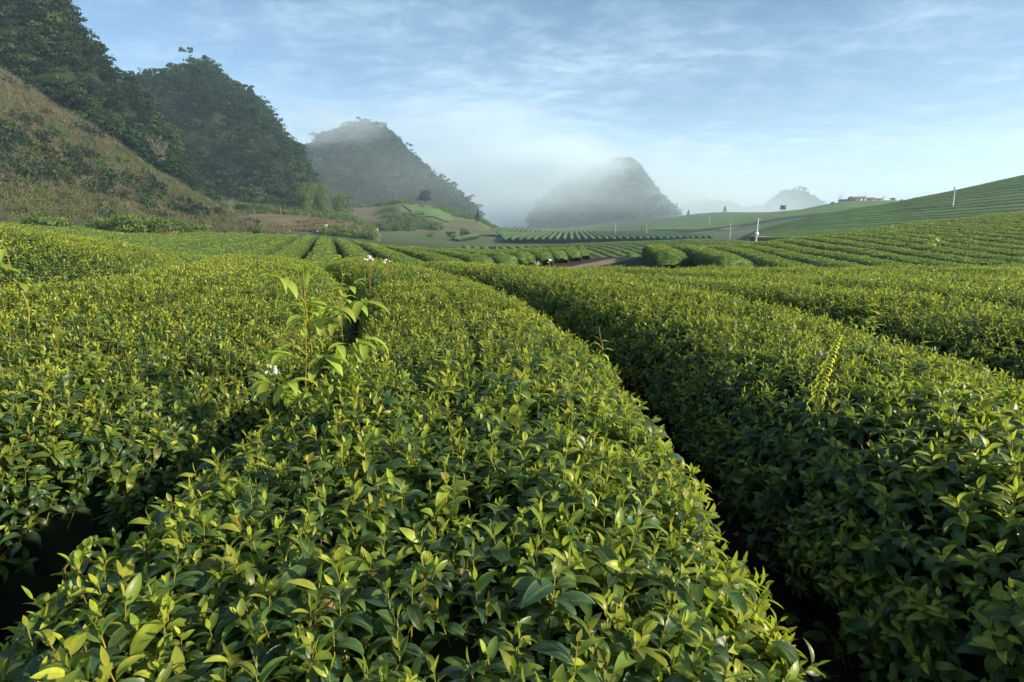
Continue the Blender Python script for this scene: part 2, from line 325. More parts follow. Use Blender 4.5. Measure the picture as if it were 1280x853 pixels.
def grid_mesh(name, xs, ys, zf, mat, **kw):
    Xg, Yg = np.meshgrid(xs, ys); Z = zf(Xg, Yg)
    V = np.stack([Xg.ravel(), Yg.ravel(), Z.ravel()], 1)
    nx, ny = len(xs), len(ys)
    i = np.arange(nx*ny).reshape(ny, nx)
    F = np.stack([i[:-1, :-1], i[:-1, 1:], i[1:, 1:], i[1:, :-1]], -1).reshape(-1, 4)
    return mesh_np(name, V, F, mat, smooth=True, **kw)
def fan_mesh(name, a0, a1, na, ys, zf, mat, cut=None):
    A, Yg = np.meshgrid(np.linspace(a0, a1, na), ys); Xg = A*Yg; Z = zf(Xg, Yg)
    V = np.stack([Xg.ravel(), Yg.ravel(), Z.ravel()], 1)
    i = np.arange(A.size).reshape(A.shape)
    F = np.stack([i[:-1, :-1], i[:-1, 1:], i[1:, 1:], i[1:, :-1]], -1).reshape(-1, 4)
    if cut is not None:
        keep = (Z > cut(Xg, Yg)).ravel(); F = F[keep[F].any(1)]
    return mesh_np(name, V, F, mat, smooth=True)
sg = np.sinh(np.linspace(-8.2, 8.2, 420)); xs = sg/sg.max()*9000
ysg = np.sinh(np.linspace(0, 8.2, 420)); ys = np.concatenate([-(np.sinh(np.linspace(0.3, 6, 30))[::-1])*1.5, ysg/ysg.max()*9500])
tag(grid_mesh('ground', xs, ys, H0, M_ground), kind='structure')

M_brown = noisy_mat('scrub_slope', [(0.28, (0.035, 0.030, 0.020)), (0.42, (0.10, 0.08, 0.055)), (0.52, (0.06, 0.062, 0.03)), (0.62, (0.14, 0.11, 0.078)), (0.75, (0.05, 0.07, 0.025))], 0.30, 0.95, 9, bump=0.8, bscale=1.2,
                    scale2=0.05, stops2=[(0.36, (0.10, 0.078, 0.052)), (0.46, (0.07, 0.068, 0.040)), (0.54, (0.04, 0.06, 0.022)), (0.62, (0.11, 0.09, 0.055))], f2=0.55)
M_foot = noisy_mat('foot_slope', [(0.3, (0.04, 0.06, 0.025)), (0.5, (0.09, 0.10, 0.042)), (0.7, (0.17, 0.135, 0.085))], 0.10, 0.95, 9, bump=0.8, bscale=0.8,
                   scale2=0.02, stops2=[(0.4, (0.06, 0.09, 0.03)), (0.6, (0.15, 0.11, 0.075))], f2=0.5)
M_forestfloor = noisy_mat('forest_floor', [(0.3, (0.008, 0.016, 0.008)), (0.7, (0.02, 0.034, 0.014))], 0.2, 1.0)
def hillmesh(h, name, mat, na, y0, y1, ny):
    o = fan_mesh(name, h.A.min(), h.A.max(), na, np.linspace(y0, y1, ny), h.z, mat, cut=lambda X, Y: H0(X, Y)-2.5)
    return tag(o, kind='structure')
hillmesh(SL, 'scrub_hillside', M_brown, 220, 36, 230, 150)
hillmesh(F2, 'foot_hill', M_foot, 120, 130, 330, 70)
hillmesh(F3, 'foot_hill', M_foot, 140, 230, 450, 80)
for h in (H1, H2, H3, H4, H5, H6):
    hillmesh(h, 'karst_hill', M_forestfloor, 120, h.Y0-h.Vf*1.25, h.Y0+h.Vb*1.2, 90)

# ------------------------------------------------------------------ leaf and sprig prototypes
def leaf_grid(L, W, p0, p1, fold, ns, na):
    t = np.linspace(0, 1, ns+1); ph = p0+(p1-p0)*t
    dx = np.cos(ph)*L/ns; dz = np.sin(ph)*L/ns
    x = np.concatenate([[0], np.cumsum((dx[1:]+dx[:-1])/2)]); z = np.concatenate([[0], np.cumsum((dz[1:]+dz[:-1])/2)])
    wd = W*np.sin(np.pi*np.clip(t, 0.0, 1)**0.80)**0.85; wd[0] = W*0.08; wd[-1] = W*0.03
    vs = np.linspace(-1, 1, na+1)
    V = []
    for k in range(ns+1):
        n = np.array([-math.sin(ph[k]), 0, math.cos(ph[k])])
        for v in vs:
            V.append(np.array([x[k], 0, z[k]]) + np.array([0, v*wd[k], 0]) + n*abs(v)*wd[k]*fold)
    i = np.arange((ns+1)*(na+1)).reshape(ns+1, na+1)
    F = np.stack([i[:-1, :-1], i[1:, :-1], i[1:, 1:], i[:-1, 1:]], -1).reshape(-1, 4)
    across = np.tile(np.abs(vs), ns+1) if na > 1 else np.full(len(V), 0.5)
    return np.array(V), F, across
def rotz(V, a):
    c, s_ = math.cos(a), math.sin(a)
    return V @ np.array([[c, s_, 0], [-s_, c, 0], [0, 0, 1]])
def sprig(lod, r, young):
    """upright tea shoot: bud, young leaves, arching mature leaves"""
    Vs, Fs, As, n = [], [], [], 0
    nl = [10, 8, 6][lod]; ns, na = [(6, 2), (3, 2), (2, 1)][lod]
    hgt = r.uniform(0.055, 0.10); az = r.uniform(0, 6.28)
    for k in range(nl):
        q = k/(nl-1)                                   # 0 top .. 1 bottom
        if k == 0: L, W, p0, p1, ag = r.uniform(.018, .030), .004, 1.5, 1.3, 0.95
        elif k <= 2: L, W, p0, p1, ag = r.uniform(.030, .048), r.uniform(.0060, .0088), r.uniform(.7, 1.3), r.uniform(-.5, .5), r.uniform(.55, .95)
        else:
            L = r.uniform(.044, .078); W = L*r.uniform(.145, .195); p0 = r.uniform(.45, 1.05); p1 = p0-r.uniform(1.3, 2.3); ag = r.uniform(.0, .62)*(1.25-.75*q)
        ag = min(1, max(0, ag + young - .04))
        V, F, ac = leaf_grid(L*1.05, W*1.08, p0, p1, r.uniform(.12, .55), ns, na)
        # roll the leaf a little about its own axis
        rl = r.uniform(-.45, .45); c, s_ = math.cos(rl), math.sin(rl)
        V = V @ np.array([[1, 0, 0], [0, c, s_], [0, -s_, c]])
        V[:, 0] += 0.002; V = rotz(V, az); az += 2.4+r.uniform(-.35, .35)
        V[:, 2] += hgt*(1-q)
        Vs.append(V); Fs.append(F+n); n += len(V)
        rr = r.uniform(0, 1)
        As.append(np.stack([np.full(len(V), ag), np.full(len(V), rr), ac], 1))
    V = np.concatenate(Vs); V[:, 2] -= 0.035
    return V, np.concatenate(Fs), np.concatenate(As), hgt
def inst(protos, which, P, axis, spin, scale, rndage=0.0):
    """replicate prototypes: P (n,3), axis (n,3) up direction, spin, scale"""
    n = len(P)
    zax = axis/np.linalg.norm(axis, axis=1, keepdims=True)
    ref = np.stack([np.cos(spin), np.sin(spin), np.zeros(n)], 1)
    xax = ref - zax*(ref*zax).sum(1, keepdims=True); xax /= np.linalg.norm(xax, axis=1, keepdims=True)
    yax = np.cross(zax, xax)
    Vo, Fo, Ao, base = [], [], [], 0
    for k, pr in enumerate(protos):
        m = np.where(which == k)[0]
        if len(m) == 0: continue
        V, F, A = pr[0], pr[1], pr[2]
        W = (V[None, :, 0, None]*xax[m][:, None] + V[None, :, 1, None]*yax[m][:, None] + V[None, :, 2, None]*zax[m][:, None])*scale[m][:, None, None] + P[m][:, None]
        Vo.append(W.reshape(-1, 3).astype(np.float32))
        FF = F[None] + (np.arange(len(m))*len(V))[:, None, None] + base
        Fo.append(FF.reshape(-1, F.shape[1])); base += len(m)*len(V)
        AA = np.broadcast_to(A, (len(m),)+A.shape).copy()
        AA[..., 0] = np.clip(AA[..., 0] + (rng.normal(0, 1, len(m))*rndage)[:, None], 0, 1)
        AA[..., 1] = (AA[..., 1] + rng.random(len(m))[:, None]) % 1.0
        Ao.append(AA.reshape(-1, 3).astype(np.float32))
    return np.concatenate(Vo), np.concatenate(Fo), np.concatenate(Ao)
class Rn:
    def __init__(s, seed): s.r = random.Random(seed)
    def uniform(s, a, b): return s.r.uniform(a, b)
SPR = [[sprig(l, Rn(100*l+i), (-.12, -.05, 0, .04, .22, .0, -.1, .30)[i % 8]) for i in range(24)] for l in range(3)]
def stem_proto(h, rad=0.0016):
    V = []; F = []
    for k, z in enumerate((-0.10, h)):
        for j in range(3):
            V.append((rad*(1.6-k)*math.cos(j*2.09), rad*(1.6-k)*math.sin(j*2.09), z))
    for j in range(3): F.append((j, (j+1) % 3, 3+(j+1) % 3, 3+j))
    V = np.array(V); return V, np.array(F), np.zeros((6, 3))
STM = [stem_proto(SPR[0][i][3]-0.035) for i in range(24)]

# ------------------------------------------------------------------ near hedges
cY = np.array([-3, .5, .9, 1.3, 1.8, 2.4, 3.6, 5.2, 6.8, 8.3, 10.9, 14, 18, 30])
cX = np.array([-.25, -.26, -.26, -.26, -.24, -.20, -.22, -.52, -.92, -1.4, -2.45, -3.7, -5.2, -9.6])
def cen(Y):                                   # smoothed centre line of the middle hedge
    return sum(np.interp(Y+d, cY, cX) for d in (-.6, -.3, 0, .3, .6))/5
def between(k0, k1, sh0=0.0, sh1=0.0):
    return (lambda Y: cen(Y)+k0+sh0, lambda Y: cen(Y)+k1+sh1)
HW = 0.88; PT = 2.08
GL2 = lambda Y: np.interp(Y, [-3, 0, 3, 5.4, 8.6, 14, 20], [-4.2, -4.2, -4.4, -4.7, -5.3, -7.9, -10])
hedges = []   # (left edge, right edge, y0, y1, height, label)
hedges.append((lambda Y: cen(Y)-HW, lambda Y: cen(Y)+HW, -1.2, 15.9, .86, 'broad tea hedge in the middle foreground running away between the two dark gaps'))
hedges.append((lambda Y: GL2(Y)+.18, lambda Y: cen(Y)-HW-.14-.20*np.exp(-((Y-2.9)/.7)**2)-.70*sstep(2.35, 1.65, Y), -1.2, 16.6, .85, 'wide yellow-green tea hedge left of the tall leafy weed and the left dark gap'))
hedges.append((lambda Y: GL2(Y)-3.4, lambda Y: GL2(Y)-.18, 0.5, 16.8, .90, 'raised tea hedge along the far left edge in front of the brown hillside'))
hedges.append((lambda Y: GL2(Y)-6.8, lambda Y: GL2(Y)-3.7, 3, 16.8, .90, 'tea hedge just behind the raised one at the left edge'))
nth = ['first', 'second', 'third', 'fourth', 'fifth', 'sixth', 'seventh', 'eighth', 'ninth']
for k in range(1, 10):
    lab = ('tea hedge right of the wide dark gap with the yellow fern frond on its crest' if k == 1 else
           f'{nth[k-1]} tea hedge to the right of the middle hedge, counted across the flat near field')
    hedges.append((lambda Y, k=k: cen(Y)+k*PT-HW+.02+(.06*sstep(3.5, 1.2, Y) if k == 1 else 0), lambda Y, k=k: cen(Y)+k*PT+HW-.04, -1.2 if k < 3 else 1.0, 15.6, .86+.02*math.sin(k*2.3), lab))
def in_view(X, Y, Z, mx=0.13, side=1.1):
    """inside the frame, with room for a step to either side"""
    dp = Y*math.cos(PITCH) - (Z-EYE)*math.sin(PITCH); up = (Z-EYE)*math.cos(PITCH) + Y*math.sin(PITCH)
    return (dp > 0.12) & (np.abs(X) < dp*(0.90+mx)+side*0.6) & (up > -dp*0.60-0.42)
nS = 64
ths = np.linspace(0.0, math.pi, nS)
def prof(th, hw, hh, zb):
    c, s_ = np.cos(th), np.sin(th)
    e1, e2 = 0.55, 0.50
    return -np.sign(c)*np.abs(c)**e1*hw, zb + (hh-zb)*np.abs(s_)**e2
def bumps(X, Y, seed): return fbm(X*1.7, Y*1.7, seed, 3)*0.055 + fbm(X*6, Y*6, seed+5, 2)*0.03
tot = 0
for hi, (lf, rf, y0, y1, hh, lab) in enumerate(hedges):
    root = empty('tea_hedge', (float((lf(5.)+rf(5.))/2), 5.0, float(H0((lf(5.)+rf(5.))/2, 5.0))), label=lab, cat='tea hedge', group='long clipped tea hedges of the near field')
    off = np.array(root.location)
    zb = 0.12
    # candidates: uniform over (Y, arc); thinned by distance
    nper = 420
    def sample(dens, lod):
        Lm = 2.5+ (rf(5.)-lf(5.)-1.76)
        n = int((y1-y0)*Lm*dens)
        Y = rng.uniform(y0, y1, n); u = rng.random(n)
        hw = (rf(Y)-lf(Y))/2; cx = (rf(Y)+lf(Y))/2
        # arc-length table for a typical width
        px_, pz_ = prof(ths, float((rf(5.)-lf(5.))/2), hh, zb)
        al = np.concatenate([[0], np.cumsum(np.hypot(np.diff(px_), np.diff(pz_)))]); al /= al[-1]
        th = np.interp(u, al, ths)
        wob = 1 + 0.06*fbm(Y*0.9, Y*0+hi*3.3, 77, 3)
        x_, z_ = prof(th, hw*wob, hh, zb)
        e = 0.02; xa, za = prof(np.clip(th-e, 0, math.pi), hw, hh, zb); xb, zb2 = prof(np.clip(th+e, 0, math.pi), hw, hh, zb)
        nx, nz = -(zb2-za), (xb-xa); nl = np.hypot(nx, nz)+1e-9; nx, nz = nx/nl, nz/nl
        X = cx+x_
        endf = np.minimum(sstep(y0-.01, y0+.7, Y), sstep(y1+.01, y1-.9, Y))   # rounded ends
        Z = H0(X, Y) + zb + (z_-zb)*endf**.5 + bumps(X, Y, hi)
        dist = np.sqrt(X**2+Y**2+(Z-EYE)**2)
        edges = [(0, 2.9), (2.9, 7.2), (7.2, 99)][lod]
        m = (dist >= edges[0]) & (dist < edges[1]) & in_view(X, Y, Z) & (dist > 0.42)
        # faces turned well away from the camera are seen only from a step to the side: keep, but thinner
        vx, vy, vz = -X, -Y, EYE-Z
        m &= (z_ > zb+(0.36 if hi == 1 else 0.20)) | (rng.random(n) < .25)*(z_ > zb+.1)
        P = np.stack([X, Y, Z], 1)[m]; nrm = np.stack([nx, 0*nx, nz], 1)[m]
        return P, nrm, dist[m]
    Vs, Fs, As, b0 = [], [], [], 0
    SV, SF = [], []; sb = 0
    for lod, dens, sc_ in ((0, 560, 1.12), (1, 520, 1.04), (2, 380, 1.15)):
        if lod == 0 and hi in (3,) or (lod == 0 and hi > 6): continue
        P, nr, dist = sample(dens, lod)
        if len(P) == 0: continue
        n = len(P)
        depth = rng.random(n)**2*0.085
        P = P - nr*depth[:, None]
        ax = nr*0.75 + np.array([0, 0, 0.55]) + rng.normal(0, .22, (n, 3))
        wh = rng.integers(0, 24, n); sp = rng.uniform(0, 6.283, n); scl = rng.uniform(.66, 1.18, n)*sc_*(1+.18*fbm(P[:, 0]*1.5, P[:, 1]*1.5, 60+hi, 2))
        # a few tall new shoots stand above the clipped surface
        tall = rng.random(n) < 0.03; P[tall, 2] += rng.uniform(.02, .06, tall.sum())
        yo = fbm(P[:, 0]*1.1, P[:, 1]*1.1, 50+hi, 3)
        V, F, A = inst(SPR[lod], wh, P, ax, sp, scl, 0.10)
        A[:, 0] = np.clip(A[:, 0]+.22*fbm(V[:, 0]*.9, V[:, 1]*.9, 50, 3), 0, 1)
        # tips are young where the flush is strong; deep ones are old leaves
        V = V - off
        Vs.append(V); Fs.append(F+b0); As.append(A); b0 += len(V)
        if lod < 2:
            V2, F2_, _ = inst(STM, wh, P, ax, sp, scl)
            SV.append(V2-off); SF.append(F2_+sb); sb += len(V2)
    if not Vs:
        bpy.data.objects.remove(root); continue
    V = np.concatenate(Vs); F = np.concatenate(Fs); A = np.concatenate(As); tot += len(F)
    mesh_np('foliage', V, F, M_tea, root, A, smooth=True)
    if SV: mesh_np('shoot_stems', np.concatenate(SV), np.concatenate(SF), M_shoot, root)
    # dark inner body, so the holes between leaves are not see-through
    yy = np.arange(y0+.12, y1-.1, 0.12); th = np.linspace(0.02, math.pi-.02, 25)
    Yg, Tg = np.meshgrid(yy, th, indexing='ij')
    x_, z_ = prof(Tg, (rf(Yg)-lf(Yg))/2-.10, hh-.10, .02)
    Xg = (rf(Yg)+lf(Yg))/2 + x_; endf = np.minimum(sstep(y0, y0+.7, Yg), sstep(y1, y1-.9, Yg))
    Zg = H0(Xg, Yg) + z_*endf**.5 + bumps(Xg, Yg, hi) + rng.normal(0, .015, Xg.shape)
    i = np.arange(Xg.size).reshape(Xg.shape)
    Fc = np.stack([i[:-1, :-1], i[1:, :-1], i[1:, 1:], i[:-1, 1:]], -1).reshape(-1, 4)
    mesh_np('dark_inner_body', np.stack([Xg.ravel(), Yg.ravel(), Zg.ravel()], 1)-off, Fc, M_core, root)
print('near hedge faces', tot)

# ------------------------------------------------------------------ clipped rows of the farther fields
def hedge_strip(X, Y, wd, hh, seed, step, rise=None):
    """cross-section strip along ground points; returns verts, faces (local order)"""
    n = len(X); tx = np.gradient(X); ty = np.gradient(Y); l = np.hypot(tx, ty)+1e-9
    nx, ny = ty/l, -tx/l
    o = np.array([-1.0, -.99, -.90, -.66, -.33, 0, .33, .66, .90, .99, 1.0])
    h = np.array([.0, .42, .78, .95, 1.0, 1.02, 1.0, .95, .78, .42, .0])
    endf = np.minimum(sstep(-.3, 2.5, np.arange(n)*1.0), sstep(n-.7, n-3.5, np.arange(n)*1.0))
    ww = wd*(0.45+.55*endf)*(1+.10*fbm(X*.5, Y*.5, seed, 2)); hv = hh*(0.35+.65*endf)
    Xg = X[:, None] + nx[:, None]*o*ww[:, None]; Yg = Y[:, None] + ny[:, None]*o*ww[:, None]
    Zg = Hall(Xg, Yg) - .05 + h*hv[:, None] + (h > .3)*(fbm(Xg*1.4, Yg*1.4, seed, 3)*.07)
    jit = min(.035, step*.12)
    Xg = Xg + rng.normal(0, jit, Xg.shape); Zg = Zg + rng.normal(0, jit, Xg.shape)*(h > .3)
    i = np.arange(Xg.size).reshape(Xg.shape)
    F = np.stack([i[:-1, :-1], i[1:, :-1], i[1:, 1:], i[:-1, 1:]], -1).reshape(-1, 4)
    at_ = np.stack([np.broadcast_to(np.clip((h-.72)/.24, 0, 1), Xg.shape).ravel(), np.full(Xg.size, (seed*.37)%1.0), np.zeros(Xg.size)], 1)  # top-to-flank mask that carries the painted side shade
    return np.stack([Xg.ravel(), Yg.ravel(), Zg.ravel()], 1), F, at_
# leaf tufts for rows seen from twenty metres and more
def tuft(seed, size, nq):
    r = np.random.default_rng(seed); Vs = []; Fs = []; As = []
    for k in range(nq):
        az = r.uniform(0, 6.28); el = r.uniform(-.2, 1.2); L = size*r.uniform(.6, 1.1); W = L*.26
        d = np.array([math.cos(az)*math.cos(el), math.sin(az)*math.cos(el), math.sin(el)]); sd = np.array([-math.sin(az), math.cos(az), r.uniform(-.3, .3)])
        o = r.normal(0, size*.35, 3)*np.array([1, 1, .5])
        Vs += [o, o+d*L*.5+sd*W, o+d*L, o+d*L*.5-sd*W]; Fs.append(np.arange(4)+4*k)
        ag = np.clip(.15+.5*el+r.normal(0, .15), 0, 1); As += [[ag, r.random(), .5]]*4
    return np.array(Vs), np.array(Fs), np.array(As)
TUFT = [tuft(i, .066, 7) for i in range(10)]
rowcount = 0
_U = 'first second third fourth fifth sixth seventh eighth ninth tenth eleventh twelfth thirteenth fourteenth fifteenth sixteenth seventeenth eighteenth nineteenth'.split()
def ordw(n):
    if n < 20: return _U[n-1]
    t_, u = divmod(n, 10); T = {2: 'twent', 3: 'thirt', 4: 'fort', 5: 'fift'}[t_]
    return T+'ieth' if u == 0 else T+'y-'+_U[u-1]
ordn = {}
def field_row(X, Y, wd, hh, mat, label, group, tufts=0.0, step=.4):
    global rowcount
    if len(X) < 5: return
    m = in_view(X, Y, Hall(X, Y), 0.12, 3.0)
    if m.sum() < 5: return
    ordn[group] = ordn.get(group, 0)+1; label = label % ordw(ordn[group])
    k0, k1 = np.where(m)[0][[0, -1]]; X, Y = X[k0:k1+1], Y[k0:k1+1]
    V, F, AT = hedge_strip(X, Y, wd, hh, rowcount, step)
    mid = len(X)//2; org = np.array([X[mid], Y[mid], float(Hall(X[mid], Y[mid]))])
    rowcount += 1
    if not tufts:
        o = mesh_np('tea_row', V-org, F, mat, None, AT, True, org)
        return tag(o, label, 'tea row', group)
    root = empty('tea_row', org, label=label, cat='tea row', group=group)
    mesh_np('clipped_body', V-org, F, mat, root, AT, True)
    # scatter on the strip's faces
    q = V[F]; c = q.mean(1); nn = np.cross(q[:, 1]-q[:, 0], q[:, 3]-q[:, 0]); ar = np.linalg.norm(nn, axis=1); nn /= ar[:, None]+1e-9
    nn[nn[:, 2] < 0] *= -1
    d = np.hypot(c[:, 0], c[:, 1]); dens = tufts*np.clip(30/d, .25, 1.6)
    cnt = rng.poisson(ar*dens); idx = np.repeat(np.arange(len(F)), cnt); n = len(idx)
    if n:
        u, v = rng.random((2, n, 1)); P = (q[idx, 0]*(1-u)+q[idx, 1]*u)*(1-v) + (q[idx, 3]*(1-u)+q[idx, 2]*u)*v
        wh = rng.integers(0, 10, n); V2, F2_, A2 = inst(TUFT, wh, P, nn[idx]*.6+np.array([0, 0, .6]), rng.uniform(0, 6.28, n), rng.uniform(.8, 1.3, n)*np.clip(d[idx]/30, .9, 2.0)**.7, .08)
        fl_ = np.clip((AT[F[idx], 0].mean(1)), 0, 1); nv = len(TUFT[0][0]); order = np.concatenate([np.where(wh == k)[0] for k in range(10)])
        A2[:, 0] *= .28+.72*np.repeat(fl_[order], nv)  # flank tufts darkened too, shade mixed into their leaf tone
        mesh_np('foliage', V2-org, F2_, M_tea_far, root, A2)
def clipruns(X, Y, ok):
    if not ok.any(): return None
    k = np.where(ok)[0]; s_ = np.split(k, np.where(np.diff(k) > 1)[0]+1); b_ = max(s_, key=len)
    return X[b_], Y[b_]
# left light green field, rows running away from the camera
for x0 in np.arange(-62, 12, 2.15)[::-1]:
    Y = np.arange(16.8, 82, .45); X = x0 - .30*(Y-30) + .35*np.sin(Y*.06+x0*.02)
    lim = 16.9 + .6*fbm(np.array([x0*.3]), np.array([0.]), 5)[0]
    a = X/Y
    ok = (Y > lim) & (SL.z(X, Y) < H0(X, Y)-.1) & (F2.z(X, Y) < H0(X, Y)-.1) & (X < 0.2+(Y-33)*.44) & (Y < 82-np.clip(X+10, 0, 30)*1.1) & (a > -1.15)
    r_ = clipruns(X, Y, ok)
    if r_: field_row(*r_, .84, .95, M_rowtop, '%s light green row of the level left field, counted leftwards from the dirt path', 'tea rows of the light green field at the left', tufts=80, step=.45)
# rows behind the path, on the low hump
for x0 in np.arange(-14, 46, 1.75):
    Y = np.arange(62, 128, .6); X = x0 - .10*(Y-90) + 2.2*np.sin((Y-60)*.03)
    a = X/Y
    ok = (Y > 62+.0*X) & (a > -.10) & (a < .50) & (Y < 126-8*np.cos(x0*.1)) & (X > -12+(Y-75)*.05)
    ok &= ~((X/Y < .17) & (Y < 74))
    r_ = clipruns(X, Y, ok)
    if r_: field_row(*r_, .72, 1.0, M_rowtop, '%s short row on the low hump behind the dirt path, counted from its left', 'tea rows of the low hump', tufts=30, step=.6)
# right hill, rounded near ends
for i, x0 in enumerate(np.arange(3.2, 76, 2.8)):
    Y = np.arange(18, 84, .4); X = x0 + np.clip(.24-.005*(x0-4), -.1, .24)*(Y-20) + .35*np.sin(Y*.09+x0*.03)
    a = X/Y; ok = (a < 1.15) & (Y < 46+a*36) & (a > .12) & (Y > 35-(X-7.2)*2.6+.8*math.sin(i*2.1)) & (Y > 18.8+.5*math.sin(i*1.3)) & (X > 5.6+(Y-33)*.40)
    r_ = clipruns(X, Y, ok)
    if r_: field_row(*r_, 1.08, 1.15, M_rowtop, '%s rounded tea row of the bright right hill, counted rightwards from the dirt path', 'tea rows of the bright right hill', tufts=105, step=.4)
# dark hill at the right, contour rows
for y0 in np.arange(121, 182, 2.6):
    X = np.arange(30, 255, 1.3); Y = y0 - .24*(X-100) + 3*np.sin(X*.02+y0*.01)
    a = X/Y; lo = .40 + .0*Y
    ok = (a > .385+np.clip((y0-135)*.0006, 0, .1)) & (a < 1.12) & (Y > 108)
    r_ = clipruns(X, Y, ok)
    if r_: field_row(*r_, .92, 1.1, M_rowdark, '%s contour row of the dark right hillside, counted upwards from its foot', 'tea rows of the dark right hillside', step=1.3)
# valley floor
for x0 in np.arange(-34, 74, 2.3):
    Y = np.arange(172, 300, 1.6); X = x0 + .10*(Y-230)
    a = X/Y; ok = (a > -.10) & (a < .36) & (F3.z(X, Y) < H0(X, Y)) & (Y > 178+.25*X)
    r_ = clipruns(X, Y, ok)
    if r_: field_row(*r_, .80, .9, M_rowdark, '%s thin distant row on the hazy valley floor, counted from the left', 'tea rows of the valley floor', step=1.6)
for y0 in np.arange(318, 402, 6.4):
    X = np.arange(40, 330, 3.0); Y = y0 + .12*(X-150)
    a = X/Y; ok = (a > .22) & (a < .72)
    r_ = clipruns(X, Y, ok)
    if r_: field_row(*r_, 2.1, 1.8, M_rowdark, '%s faint row across the far ridge below the small houses, counted from nearest', 'tea rows of the far ridge', step=3.0)
print('rows', rowcount)

# dirt path and track: sheets just above the ground
def ribbon(name, pts, wid, mat, lift=.03, n=60):
    P = np.array(pts, float); tt = np.linspace(0, len(P)-1, n); X = np.interp(tt, range(len(P)), P[:, 0]); Y = np.interp(tt, range(len(P)), P[:, 1])
    for _ in range(4): X[1:-1] = (X[:-2]+X[2:])/2; Y[1:-1] = (Y[:-2]+Y[2:])/2
    tx, ty = np.gradient(X), np.gradient(Y); l = np.hypot(tx, ty); o = np.linspace(-1, 1, 7)
    Wd = wid*(1+.2*fbm(X*.3, Y*.3, 4, 2))
    Xg = X[:, None]+(ty/l)[:, None]*o*Wd[:, None]; Yg = Y[:, None]-(tx/l)[:, None]*o*Wd[:, None]
    Zg = Hall(Xg, Yg)+lift - .05*np.abs(o)**3
    i = np.arange(Xg.size).reshape(Xg.shape)
    F = np.stack([i[:-1, :-1], i[:-1, 1:], i[1:, 1:], i[1:, :-1]], -1).reshape(-1, 4)
    return tag(mesh_np(name, np.stack([Xg.ravel(), Yg.ravel(), Zg.ravel()], 1), F, mat, None, None, True), kind='structure')
M_path = noisy_mat('dirt_path', [(0.3, (0.11, 0.08, 0.05)), (0.55, (0.22, 0.165, 0.11)), (0.7, (0.09, 0.11, 0.04))], 1.2, 0.95, 7, bump=.4)
ribbon('path', [(-14, 16.6), (-4, 16.8), (0, 20), (1.6, 28), (4.6, 37), (8.6, 46), (13, 56), (18, 64)], 1.0, M_path)
ribbon('dirt_track', [(50, 119), (52, 128), (58, 140), (62, 160)], 2.6, M_path, .08)
ribbon('dirt_track', [(300*aa(905), 300), (330*aa(935), 332), (355*aa(975), 352), (345*aa(1010), 345)], 3.0, M_path, .5)

# ------------------------------------------------------------------ forest on the karst hills
def tree_proto(seed, rad, hgt, nq, qs, lobes=6, spread=.55):
    """uneven crown: several lobes of leaf clumps round short limbs"""
    r = np.random.default_rng(seed); Vs = []; As = []
    L = [(np.clip(r.normal(0, rad*spread, 2), -rad*.75, rad*.75), r.uniform(.45, .95)*hgt, rad*r.uniform(.35, .62)) for _ in range(lobes)]
    for k in range(nq):
        (cx, cy_), cz, lr = L[r.integers(lobes)]
        d = r.normal(0, 1, 3); d /= np.linalg.norm(d); d[2] = abs(d[2])*.9-.25*r.random()
        p = np.array([cx, cy_, cz]) + d*lr*r.uniform(.6, 1.05)*np.array([1, 1, .8])
        u = r.normal(0, 1, 3); u /= np.linalg.norm(u); v = np.cross(u, d); v /= np.linalg.norm(v)+1e-6
        s1 = qs*r.uniform(.5, 1.2); s2 = s1*r.uniform(.5, .9)
        Vs += [p-u*s1, p-v*s2, p+u*s1, p+v*s2]
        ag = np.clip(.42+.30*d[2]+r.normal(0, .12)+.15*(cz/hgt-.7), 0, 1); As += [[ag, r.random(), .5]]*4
    n = len(Vs); return np.array(Vs), np.arange(n).reshape(-1, 4), np.array(As)
def forest(h, name, label, sp, rad, hgt, nq, qs, y0, y1, amin, amax, cover=None, pale=.0):
    protos = [tree_proto(h.seed*10+i, rad*f, hgt*g, nq, qs) for i, (f, g) in enumerate(((1, 1), (.8, 1.15), (1.2, .85), (.6, 1.3), (1.1, 1.0), (.9, .7)))]
    n = int((amax-amin)*(y0+y1)/2*(y1-y0)/sp**2*1.6)
    a = rng.uniform(amin, amax, n); Y = rng.uniform(y0, y1, n); X = a*Y
    Z = h.z(X, Y); g0 = H0(X, Y)
    other = np.max([q.z(X, Y) for q in (SL, F2, F3)], 0)
    m = (Z > g0+1) & (Z > other+(.3 if h is not H1 else -2.5+3*fbm(X*.08, Y*.08, 91, 3)*2))
    if cover is not None: m &= cover(X, Y, Z)
    X, Y, Z = X[m], Y[m], Z[m]
    # leave out the far side of the crest
    e = 4.0; slope = (h.z(X, Y+e)-h.z(X, Y-e))/(2*e)
    m = (Y < h.Y0+14) | (slope > -.8)
    m &= Y < h.Y0+h.Vb*.45
    X, Y, Z = X[m], Y[m], Z[m]; n = len(X)
    ax = np.stack([rng.normal(0, .12, n), rng.normal(0, .12, n)-.12, np.ones(n)], 1)
    scl = rng.uniform(.5, 1.25, n)*(1+.35*fbm(X*.03, Y*.03, 5, 2))*np.where(rng.random(n) < .06, 1.45, 1.0)
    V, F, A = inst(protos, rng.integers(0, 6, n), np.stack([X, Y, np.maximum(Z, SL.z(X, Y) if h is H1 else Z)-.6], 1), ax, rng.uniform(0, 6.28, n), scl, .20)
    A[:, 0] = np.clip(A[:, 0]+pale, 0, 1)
    print(name, n, len(F))
    return tag(mesh_np(name, V, F, M_forest, None, A), label, None, None, 'stuff')
fl = lambda h: (h.A.min(), h.A.max())
